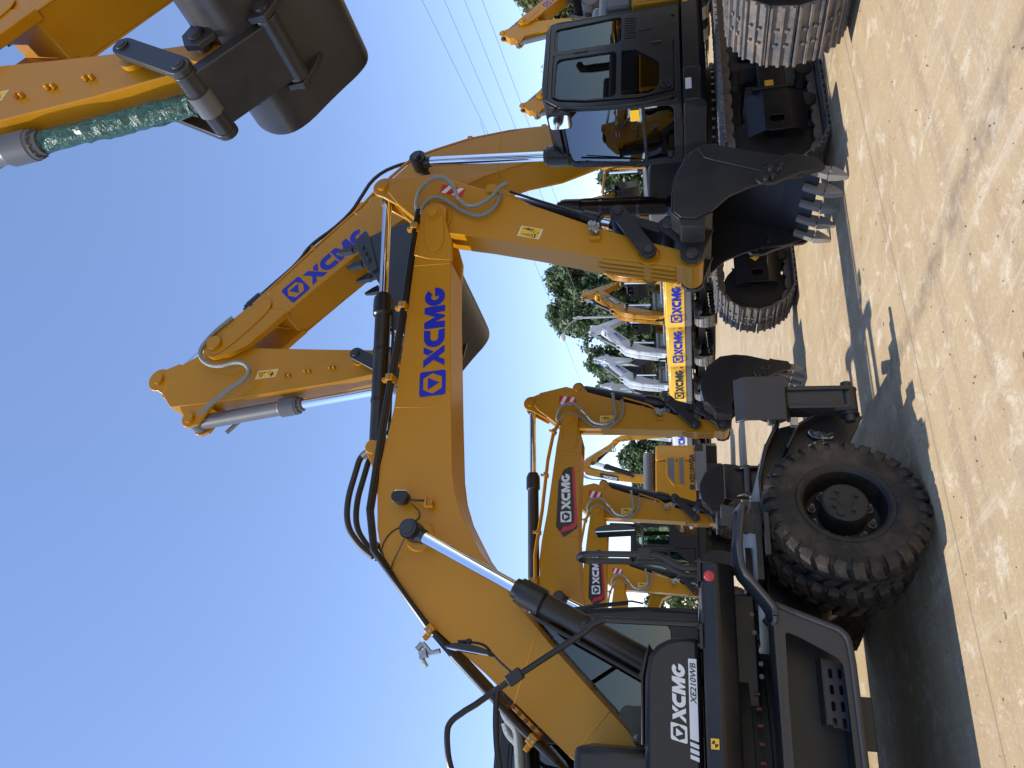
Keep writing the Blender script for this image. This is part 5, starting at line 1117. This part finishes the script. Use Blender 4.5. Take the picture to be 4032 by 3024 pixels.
def jointed_machine():
    """arm with two booms that rises behind the yellow body; base at its foot"""
    r = thing('wheeled_excavator', 'yellow excavator whose jointed arm rises and folds down to the right against the sky', 'excavator', (-3.6, 25.0, 0), 0)
    def l(p): return (p[0] + 3.6, p[1])
    lo = [(-3.52, 1.9), (-3.50, 2.95), (-3.40, 3.95), (-3.20, 4.90), (-3.0, 5.02), (-2.92, 4.9), (-3.0, 4.7), (-3.12, 4.2), (-3.22, 3.0), (-3.24, 1.9)]
    b = MB(); b.prism([l(p) for p in lo], -.17, .17); lb = obj('lower_boom', b, YEL, r, bevel=.02)
    up = [(-3.05, 5.0), (-2.88, 5.06), (-2.65, 4.9), (-2.2, 4.14), (-2.0, 3.9), (-2.06, 3.74), (-2.3, 3.98), (-2.62, 4.48), (-2.78, 4.56), (-2.84, 4.72), (-3.05, 4.86)]
    b = MB(); b.prism([l(p) for p in up], -.14, .14); ub = obj('upper_boom', b, YEL, r, bevel=.02)
    b = MB(); b.prism([l(p) for p in [(-2.28, 3.92), (-2.2, 4.06), (-2.02, 3.96), (-1.88, 3.7), (-1.86, 3.2), (-1.76, 1.6), (-1.9, 1.5), (-2.02, 3.2), (-2.08, 3.72)]], -.12, .12); obj('stick', b, YEL, r, bevel=.02)
    for y in (-.24, .24): hyd(r, 'boom_cylinder', l((-3.22, 3.3)), l((-2.80, 4.66)), y, .055, .03, .72)
    hyd(r, 'stick_cylinder', l((-2.72, 4.50)), l((-2.08, 3.82)), 0, .055, .03, .65)
    h = MB()
    for k, y in enumerate((-.2, -.24, -.2)): h.tube(smooth([(*l((-3.3 + .05 * k, 4.2)), 0)] and [(l((-3.36, 4.3))[0], y, 4.3), (l((-3.34, 4.8))[0], y, 4.85 + .05 * k), (l((-3.0, 5.2))[0], y, 5.12 + .06 * k), (l((-2.7, 4.95))[0], y, 4.92), (l((-2.3, 4.3))[0], y, 4.34), (l((-2.45, 3.9))[0], y, 4.0 - .1 * k), (l((-2.15, 3.95))[0], y, 3.95)], 3), .016, 6)
    obj('hydraulic_hose', h, HOS, ub)
    f = MB(); f.add([(*[l((-3.42, 3.80))[0]], -.174, 3.80), (l((-3.24, 3.80))[0], -.174, 3.80), (l((-3.12, 4.42))[0], -.174, 4.42), (l((-3.28, 4.42))[0], -.174, 4.42)], [(0, 1, 2, 3)]); bd = obj('badge', f, BDE, lb)
    logo_decals(bd, WDE, l((-3.30, 3.84)), (.2, .98), (-.98, .2), .085, -.178, -1, 0, .2)
    c = MB(); c.box(-1.9, .9, -1.2, 1.2, 1.1, 1.95); obj('upper_body', c, YEL, r, bevel=.05)
    c = MB(); c.box(-1.4, 1.4, -.5, .5, .55, 1.1); obj('chassis', c, BLK, r)
    for x in (-.6, -1.5):
        for s in (-1, 1): wheel(r, x, s * 1.05, s, 0, False)
    return r
jointed_machine()

# yellow machine glimpsed between the arms at the far left
def glimpsed():
    r = thing('crawler_excavator', 'small yellow excavator cab with green tinted glass glimpsed above the dark sill', 'excavator', (-12.2, 19.6, 0), radians(40), None, .78)
    carrier(r, YEL, None, False, BLU, YEL, rear_decals=False); cab(r, far=True)
    b = MB(); b.prism([(.1, 1.95), (.5, 3.3), (1.5, 4.2), (3.2, 4.5), (3.2, 4.1), (1.9, 3.7), (1.0, 2.9), (.6, 1.95)], -.22, .22); obj('boom', b, YEL, r, bevel=.01)
    b = MB(); b.prism([(3.0, 4.6), (3.4, 4.5), (3.2, 1.4), (3.0, 1.4)], -.17, .17); obj('stick', b, YEL, r, bevel=.01)
    for s in (-1, 1): hyd(r, 'boom_cylinder', (1.0, 1.6), (1.5, 3.6), s * .45, .1, .06, .6)
    return r
glimpsed()
# ------------------------------------------------------------------ ground
def ground():
    m = bpy.data.materials.new('concrete_yard'); m.use_nodes = True; nt = m.node_tree; b = nt.nodes['Principled BSDF']; N = nt.nodes.new; K = nt.links.new
    tc = N('ShaderNodeTexCoord'); mp = N('ShaderNodeMapping'); mp.inputs['Rotation'].default_value = (0, 0, radians(-31.2)); K(tc.outputs['Object'], mp.inputs['Vector'])
    def noise(sc, det=8, rough=.6, vec=None, dist=0.):
        n = N('ShaderNodeTexNoise'); n.inputs['Scale'].default_value = sc; n.inputs['Detail'].default_value = det; n.inputs['Roughness'].default_value = rough; n.inputs['Distortion'].default_value = dist
        K((vec or mp.outputs[0]), n.inputs['Vector']); return n.outputs['Fac']
    def ramp(f, a, c, lo=0., hi=1.):
        r = N('ShaderNodeMapRange'); r.inputs[1].default_value = a; r.inputs[2].default_value = c; r.inputs[3].default_value = lo; r.inputs[4].default_value = hi; K(f, r.inputs[0]); return r.outputs[0]
    def mix(f, A, B):
        x = N('ShaderNodeMix'); x.data_type = 'RGBA'
        if isinstance(f, float): x.inputs['Factor'].default_value = f
        else: K(f, x.inputs['Factor'])
        for k, v in (('A', A), ('B', B)):
            if isinstance(v, tuple): x.inputs[k].default_value = (*v, 1)
            else: K(v, x.inputs[k])
        return x.outputs['Result']
    def mth(op, a, c=None):
        x = N('ShaderNodeMath'); x.operation = op
        for i, v in enumerate((a, c)):
            if v is None: continue
            if isinstance(v, (int, float)): x.inputs[i].default_value = v
            else: K(v, x.inputs[i])
        return x.outputs[0]
    # stretched scratches along two drive directions
    st1 = N('ShaderNodeMapping'); st1.inputs['Scale'].default_value = (.35, 4.5, 1); st1.inputs['Rotation'].default_value = (0, 0, .5); K(mp.outputs[0], st1.inputs['Vector'])
    st2 = N('ShaderNodeMapping'); st2.inputs['Scale'].default_value = (3.2, .5, 1); st2.inputs['Rotation'].default_value = (0, 0, .35); K(mp.outputs[0], st2.inputs['Vector'])
    st3 = N('ShaderNodeMapping'); st3.inputs['Scale'].default_value = (.5, 14., 1); st3.inputs['Rotation'].default_value = (0, 0, -.25); K(mp.outputs[0], st3.inputs['Vector'])
    col = mix(ramp(noise(.55, 6), .35, .65), (.395, .28, .15), (.515, .385, .22))
    col = mix(ramp(noise(2.2, 9, .7), .40, .62), col, (.475, .36, .21))
    col = mix(ramp(noise(1.0, 5, .6, st1.outputs[0]), .52, .68, 0., .55), col, (.30, .22, .145))
    col = mix(ramp(noise(1.4, 8, .75, st2.outputs[0], .6), .53, .70, 0., .8), col, (.60, .50, .365))
    col = mix(ramp(noise(1.2, 8, .8, st3.outputs[0]), .58, .68, 0., .6), col, (.62, .53, .40))
    blot = noise(3.6, 10, .78, None, .5); col = mix(ramp(blot, .54, .63, 0., .85), col, (.66, .57, .42))
    col = mix(ramp(noise(.28, 4, .5), .55, .72, 0., .55), col, (.29, .225, .16))
    gr = noise(95., 3, .7); col = mix(ramp(gr, .3, .7, .0, .32), col, (.27, .215, .16))
    gr2 = noise(34., 5, .75); col = mix(ramp(gr2, .52, .66, .0, .42), col, (.60, .52, .40))
    # dark specks and oil drops
    v = N('ShaderNodeTexVoronoi'); v.inputs['Scale'].default_value = 9.; K(mp.outputs[0], v.inputs['Vector'])
    sp = mth('MULTIPLY', ramp(v.outputs['Distance'], .035, .06, 1., 0.), ramp(noise(1.7, 3), .55, .62)); col = mix(sp, col, (.06, .05, .04))
    v2 = N('ShaderNodeTexVoronoi'); v2.inputs['Scale'].default_value = 26.; K(mp.outputs[0], v2.inputs['Vector'])
    sp2 = mth('MULTIPLY', ramp(v2.outputs['Distance'], .05, .09, .8, 0.), ramp(noise(2.6, 3), .54, .62)); col = mix(sp2, col, (.10, .085, .07))
    # expansion joints of the slabs
    sep = N('ShaderNodeSeparateXYZ'); K(mp.outputs[0], sep.inputs[0]); wob = mth('MULTIPLY', mth('SUBTRACT', noise(1.3, 4), .5), .05)
    def joint(c, c0, per):
        d = mth('ABSOLUTE', mth('SUBTRACT', mth('FLOORED_MODULO', mth('ADD', mth('SUBTRACT', c, c0 - per / 2), wob), per), per / 2)); return d
    dx = joint(sep.outputs['X'], 6.88, 60.0); dy = joint(sep.outputs['Y'], 4.64, 4.6); dj = mth('MINIMUM', dx, dy)
    jn = noise(7., 6, .7); edge = mth('ADD', dj, mth('MULTIPLY', mth('SUBTRACT', jn, .5), .012))
    col = mix(ramp(edge, .004, .011, .62, 0.), col, (.20, .145, .095))
    col = mix(mth('MULTIPLY', ramp(dj, .01, .10, .35, 0.), ramp(jn, .4, .6)), col, (.30, .23, .155))
    # crawling tyre mark
    tm = N('ShaderNodeMapping'); tm.inputs['Rotation'].default_value = (0, 0, radians(-123)); tm.inputs['Location'].default_value = (0, 0, 0); K(tc.outputs['Object'], tm.inputs['Vector'])
    s2 = N('ShaderNodeSeparateXYZ'); K(tm.outputs[0], s2.inputs[0]); td = mth('ABSOLUTE', mth('SUBTRACT', mth('ADD', s2.outputs['Y'], mth('MULTIPLY', mth('SUBTRACT', noise(.8, 3), .5), .5)), -3.38))
    col = mix(mth('MULTIPLY', ramp(td, .05, .13, .6, 0.), ramp(noise(6., 5, .7), .35, .6)), col, (.17, .13, .095))
    K(col, b.inputs['Base Color']); K(ramp(blot, .4, .65, .92, .75), b.inputs['Roughness']); b.inputs['Specular IOR Level'].default_value = .25
    bp = N('ShaderNodeBump'); bp.inputs['Strength'].default_value = .35; bp.inputs['Distance'].default_value = .012
    hsum = mth('ADD', mth('ADD', gr, mth('MULTIPLY', gr2, 1.2)), mth('MULTIPLY', ramp(edge, .004, .016, 0., 1.), 3.0)); K(hsum, bp.inputs['Height']); K(bp.outputs[0], b.inputs['Normal'])
    mb = MB(); S = 600
    mb.add([(-S, -60, 0), (S, -60, 0), (S, 900, 0), (-S, 900, 0)], [(0, 1, 2, 3)]); g = obj('ground', mb, m); g['kind'] = 'structure'
    # loose grit and bits of twig on the slab
    rnd = random.Random(5); q = MB()
    for _ in range(420):
        x, y = rnd.uniform(-2.2, 3.4), rnd.uniform(3.6, 9.); r = rnd.choice((.004, .005, .006, .009)); a = rnd.uniform(0, 6.3); h = r * rnd.uniform(.5, 1.0)
        pts = [(x + r * (.7 + .5 * rnd.random()) * cos(a + t), y + r * (.7 + .5 * rnd.random()) * sin(a + t), 0.001) for t in (0, 1.5, 2.9, 4.5)]; q.add(pts + [(x, y, h)], [(0, 1, 4), (1, 2, 4), (2, 3, 4), (3, 0, 4)])
    for _ in range(9):
        x, y = rnd.uniform(-1.6, 2.6), rnd.uniform(3.7, 6.6); a = rnd.uniform(0, 6.3); L = rnd.uniform(.02, .04); q.tube([(x, y, .004), (x + L * .5 * cos(a), y + L * .5 * sin(a), .006), (x + L * cos(a + .4), y + L * sin(a + .4), .004)], .0022, 5)
    o = obj('grit', q, mat('grit', (.10, .08, .06), .9, var=.4, vscale=60.)); o['kind'] = 'stuff'; o['label'] = 'small dark stones and twigs scattered on the concrete'; o['category'] = 'grit'
ground()

# ------------------------------------------------------------------ trees
def leafmat(name, c1, c2, c3):
    m = bpy.data.materials.new(name); m.use_nodes = True; nt = m.node_tree; nt.nodes.clear(); N = nt.nodes.new; K = nt.links.new
    o = N('ShaderNodeOutputMaterial'); d = N('ShaderNodeBsdfPrincipled'); t = N('ShaderNodeBsdfTranslucent'); mx = N('ShaderNodeMixShader'); mx.inputs[0].default_value = .28
    tc = N('ShaderNodeTexCoord'); n = N('ShaderNodeTexNoise'); n.inputs['Scale'].default_value = .9; n.inputs['Detail'].default_value = 5; K(tc.outputs['Object'], n.inputs['Vector'])
    n2 = N('ShaderNodeTexNoise'); n2.inputs['Scale'].default_value = 9.; K(tc.outputs['Object'], n2.inputs['Vector'])
    r = N('ShaderNodeValToRGB'); r.color_ramp.elements[0].position = .35; r.color_ramp.elements[0].color = (*c1, 1); r.color_ramp.elements[1].position = .66; r.color_ramp.elements[1].color = (*c3, 1); e = r.color_ramp.elements.new(.5); e.color = (*c2, 1)
    ad = N('ShaderNodeMath'); ad.operation = 'ADD'; K(n.outputs['Fac'], ad.inputs[0]); s = N('ShaderNodeMath'); s.operation = 'MULTIPLY_ADD'; s.inputs[1].default_value = .45; s.inputs[2].default_value = -.225; K(n2.outputs['Fac'], s.inputs[0]); K(s.outputs[0], ad.inputs[1]); K(ad.outputs[0], r.inputs[0])
    K(r.outputs[0], d.inputs['Base Color']); d.inputs['Roughness'].default_value = .5; K(r.outputs[0], t.inputs['Color']); K(d.outputs[0], mx.inputs[1]); K(t.outputs[0], mx.inputs[2]); K(mx.outputs[0], o.inputs['Surface'])
    return m
LEAF = [leafmat('dark_leaves', (.024, .052, .017), (.058, .105, .034), (.12, .175, .065)), leafmat('pale_leaves', (.045, .065, .012), (.11, .125, .03), (.20, .20, .06)), leafmat('grey_green_leaves', (.036, .07, .03), (.085, .14, .062), (.17, .23, .115))]
BARK = mat('bark', (.06, .045, .03), .9, var=.3, vscale=6., bump=.6, bscale=20.)
def tree_mesh(seed, h, r, ncl, leaf, low=.25, lean=.0):
    rnd = random.Random(seed); W = MB(); C = MB()
    top = Vector((lean, 0, h * .8)); W.tube([(0, 0, 0), (.05, .03, h * .2), (lean * .4, -.05, h * .45), top], [h * .022, h * .017, h * .012, h * .004], 9)
    cl = []
    while len(cl) < ncl:
        a = rnd.uniform(0, 2 * pi); zf = rnd.uniform(low, 1.0); prof = sin(pi * min(1, (zf - low + .10) / (1.12 - low))) ** .75
        rr = r * prof * sqrt(rnd.uniform(.12, 1)) * (1 + .28 * sin(3 * a + seed) + .15 * sin(7 * a + zf * 9)); p = Vector((lean * zf + rr * cos(a), rr * sin(a), h * zf * .97))
        if rnd.random() < .12 and len(cl) > 10: continue
        cl.append((p, rnd.uniform(.32, .62) * (r / 2.8) ** .4))
    for i, (p, s) in enumerate(cl):
        if i % 4 == 0:
            q = Vector((lean * .5, 0, max(h * .12, p.z - rnd.uniform(.25, .5) * h * .5))); m_ = q.lerp(p, .55) + Vector((0, 0, -.15)); W.tube([q, m_, p], [h * .007, h * .004, .012], 5)
        for _ in range(int(58 * (s / .5) ** 1.4)):
            d = Vector((rnd.gauss(0, 1), rnd.gauss(0, 1), rnd.gauss(0, .75))); d = d.normalized() * s * rnd.uniform(.35, 1.25); c = p + d
            n = (d.normalized() + Vector((rnd.gauss(0, .6), rnd.gauss(0, .6), rnd.gauss(.5, .6)))).normalized(); u = n.orthogonal().normalized(); v = n.cross(u); a = rnd.uniform(0, 6.3); u, v = u * cos(a) + v * sin(a), v * cos(a) - u * sin(a)
            L = leaf * rnd.uniform(.6, 1.3); w = L * rnd.uniform(.4, .6)
            C.add([c - u * L, c + v * w - u * L * .1, c + u * L, c - v * w - u * L * .1], [(0, 1, 2, 3)])
    return W, C
def tree(label, x, y, h, r, seed, lm, ncl=120, leaf=.21, low=.25, group='trees behind the parked excavators'):
    t = thing('tree', label, 'tree', (x, y, 0), seed * 1.3, group); W, C = tree_mesh(seed, h, r, int(ncl * 2.0), leaf * 1.35, low)
    obj('trunk', W, BARK, t)
    me = bpy.data.meshes.new('crown'); me.from_pydata(C.v, [], C.f); me.materials.append(LEAF[lm]); o = bpy.data.objects.new('crown', me); COL.objects.link(o); o.parent = t
    return t
for a in (('tallest dark green tree, right of the street lamp', 8.3, 57, 12.0, 3.0, 1, 2, 150, .15, .2), ('tall green tree whose twigs touch the street lamp', 5.6, 59, 12.4, 3.2, 2, 2, 150, .15, .2),
          ('light green low tree behind the street lamp pole', 3.6, 62, 7.2, 2.8, 3, 1, 110, .15, .1), ('rounded green tree behind the first white boom', 1.7, 61, 9.4, 2.5, 4, 2, 110, .15, .15),
          ('slim green tree with pointed top between two white booms', -.2, 64, 8.9, 2.2, 5, 0, 100, .15, .15), ('dark tree below the folded white arm', -2.4, 63, 7.2, 2.6, 6, 0, 110, .15, .1),
          ('dark green tree above the ribbed black roll', -6.6, 63, 7.0, 2.3, 7, 0, 110, .14, .12), ('low green tree left of the ribbed black roll', -9.4, 66, 6.0, 2.4, 8, 0, 90, .15, .1),
          ('dark tree behind the yellow boom with blue lettering', 12.2, 60, 9.0, 3.0, 9, 0, 110, .16, .15), ('pale yellow green tree at the right edge beyond the cab', 24.9, 44, 11.2, 4.7, 10, 1, 300, .13, .08),
          ('grey green tree showing a few twigs above the cab roof', 27.2, 61, 12.4, 2.8, 11, 2, 90, .15, .3), ('dark tree behind the arm farthest left', -15.5, 60, 6.4, 2.8, 12, 0, 100, .16, .1),
          ('green tree seen through the gap below the big boom', 17.5, 62, 8.0, 3.0, 13, 0, 100, .16, .12), ('dark green tree low behind the second lettered counterweight', 6.0, 65, 7.0, 3.0, 14, 0, 110, .16, .08), ('broad tree low behind the lettered counterweights', 10.0, 66, 7.4, 3.2, 15, 0, 110, .16, .08)):
    tree(*a)
# far-off hedge and wood that close the yard
rnd = random.Random(21); C = MB()
for _ in range(26000):
    x = rnd.uniform(-62, 75); y = 74 + rnd.gauss(0, 1.2); hh = 5.4 + 1.3 * sin(x * .35) + .8 * sin(x * .93 + 1); z = hh * rnd.random() ** .6; c = Vector((x, y, z)); n = Vector((rnd.gauss(0, 1), rnd.gauss(-.5, 1), rnd.gauss(.4, 1))).normalized(); u = n.orthogonal().normalized(); v = n.cross(u); L = rnd.uniform(.16, .34); C.add([c - u * L, c + v * L * .6, c + u * L, c - v * L * .6], [(0, 1, 2, 3)])
me = bpy.data.meshes.new('woodland'); me.from_pydata(C.v, [], C.f); me.materials.append(LEAF[0]); o = bpy.data.objects.new('woodland', me); COL.objects.link(o); o['kind'] = 'stuff'; o['label'] = 'low belt of dark green bushes closing off the far side of the yard'; o['category'] = 'bushes'

# street lamp
t = thing('street_lamp', 'grey street lamp with one curved arm standing behind the yellow excavators', 'street lamp', (4.05, 46, 0))
p = MB(); p.tube([(0, 0, 0), (0, 0, 4), (.06, 0, 8.3)], [.12, .09, .06], 12); obj('pole', p, POL, t)
p = MB(); p.tube(smooth([(.06, 0, 7.9), (-.2, -.3, 8.35), (-.75, -.9, 8.72), (-1.05, -1.3, 8.76)], 2), .045, 8); p.box(-.04, .16, -.06, .06, 7.7, 8.05); obj('lamp_arm', p, POL, t)
p = MB(); p.lathe([(.04, 0), (.10, .08), (.17, .3), (.16, .6), (.08, .75), (.0, .78)], (-1.0, -1.22, 8.76), (-.62, -.75, -.06), 14); obj('lamp_head', p, WDE, t)

# overhead cables
def cable(label, a, b, sag, r=.017):
    a, b = Vector(a), Vector(b); P = [a.lerp(b, k / 24) + Vector((0, 0, -4 * sag * (k / 24) * (1 - k / 24))) for k in range(25)]; m = MB(); m.tube(P, r, 5); o = obj('overhead_cable', m, WIR); tag(o, label, 'cable', 'overhead power cables')
cable('highest overhead cable in the right half of the sky', (30.5, 28, 18.4), (17.3, 85, 18.0), .2)
cable('second highest overhead cable, falling leftwards', (33.5, 40, 18.9), (3.3, 94, 12.9), .3)
cable('overhead cable just below the second highest one', (33.5, 40, 17.4), (3.3, 92, 11.6), .3)
cable('lowest of the overhead cables above the cab roof', (33.2, 36, 15.7), (6.0, 98, 11.6), .2)
cable('overhead cable crossing the sky between the two big booms', (21.0, 56, 16.8), (-13.5, 112, 12.4), .1)
cable('overhead cable running past the street lamp', (8.4, 45, 8.9), (-8.5, 124, 11.2), .2)
cable('overhead cable above the folded jointed arm', (2.0, 48, 6.6), (-22.0, 88, 6.6), .2)

# ------------------------------------------------------------------ sky, sun, camera
SUN_EL, SUN_AZ = 63.4, 205.0      # direction towards the sun: azimuth measured from +x, counter-clockwise
w = bpy.data.worlds.new('World'); scene.world = w; w.use_nodes = True; nt = w.node_tree; bg = nt.nodes['Background']
sk = nt.nodes.new('ShaderNodeTexSky'); sk.sky_type = 'NISHITA'; sk.sun_disc = False; sk.sun_elevation = radians(SUN_EL); sk.sun_rotation = radians(90 - SUN_AZ); sk.altitude = 40; sk.air_density = 1.0; sk.dust_density = .0; sk.ozone_density = 3.0
gn = nt.nodes.new('ShaderNodeVectorMath'); gn.operation = 'MULTIPLY'; gn.inputs[1].default_value = (1.72, 1.60, 1.66); nt.links.new(sk.outputs[0], gn.inputs[0]); nt.links.new(gn.outputs[0], bg.inputs['Color']); bg.inputs['Strength'].default_value = .15
L = bpy.data.lights.new('sun', 'SUN'); L.energy = 5.0; L.angle = radians(.53); L.color = (1., .94, .84); so = bpy.data.objects.new('sun', L); COL.objects.link(so)
d = Vector((cos(radians(SUN_EL)) * cos(radians(SUN_AZ)), cos(radians(SUN_EL)) * sin(radians(SUN_AZ)), sin(radians(SUN_EL)))); so.rotation_euler = d.to_track_quat('Z', 'Y').to_euler(); so.location = (0, 0, 30)
F_PX, HC, EPS, EYE = 2850., 2690., .028, 1.56
r = math.atan(EPS); th = math.atan((HC - 2016) * cos(r) / F_PX)
F0 = Vector((0, cos(th), sin(th))); U0 = Vector((0, -sin(th), cos(th))); R0 = Vector((1, 0, 0)); R = R0 * cos(r) - U0 * sin(r); U = R0 * sin(r) + U0 * cos(r)
cam = bpy.data.cameras.new('camera'); co = bpy.data.objects.new('camera', cam); COL.objects.link(co)
X, Y, Z = -U, R, -F0
co.matrix_world = Matrix(((X.x, Y.x, Z.x, 0), (X.y, Y.y, Z.y, 0), (X.z, Y.z, Z.z, EYE), (0, 0, 0, 1)))
cam.sensor_fit = 'HORIZONTAL'; cam.sensor_width = 36; cam.lens = F_PX / 4032 * 36; cam.clip_end = 3000; cam.clip_start = .05
scene.camera = co
scene.view_settings.view_transform = 'Standard'; scene.view_settings.look = 'None'; scene.view_settings.exposure = 0; scene.view_settings.gamma = 1
scene.render.resolution_x = 1024; scene.render.resolution_y = 768
scene.cycles.max_bounces = 8; scene.cycles.transparent_max_bounces = 24
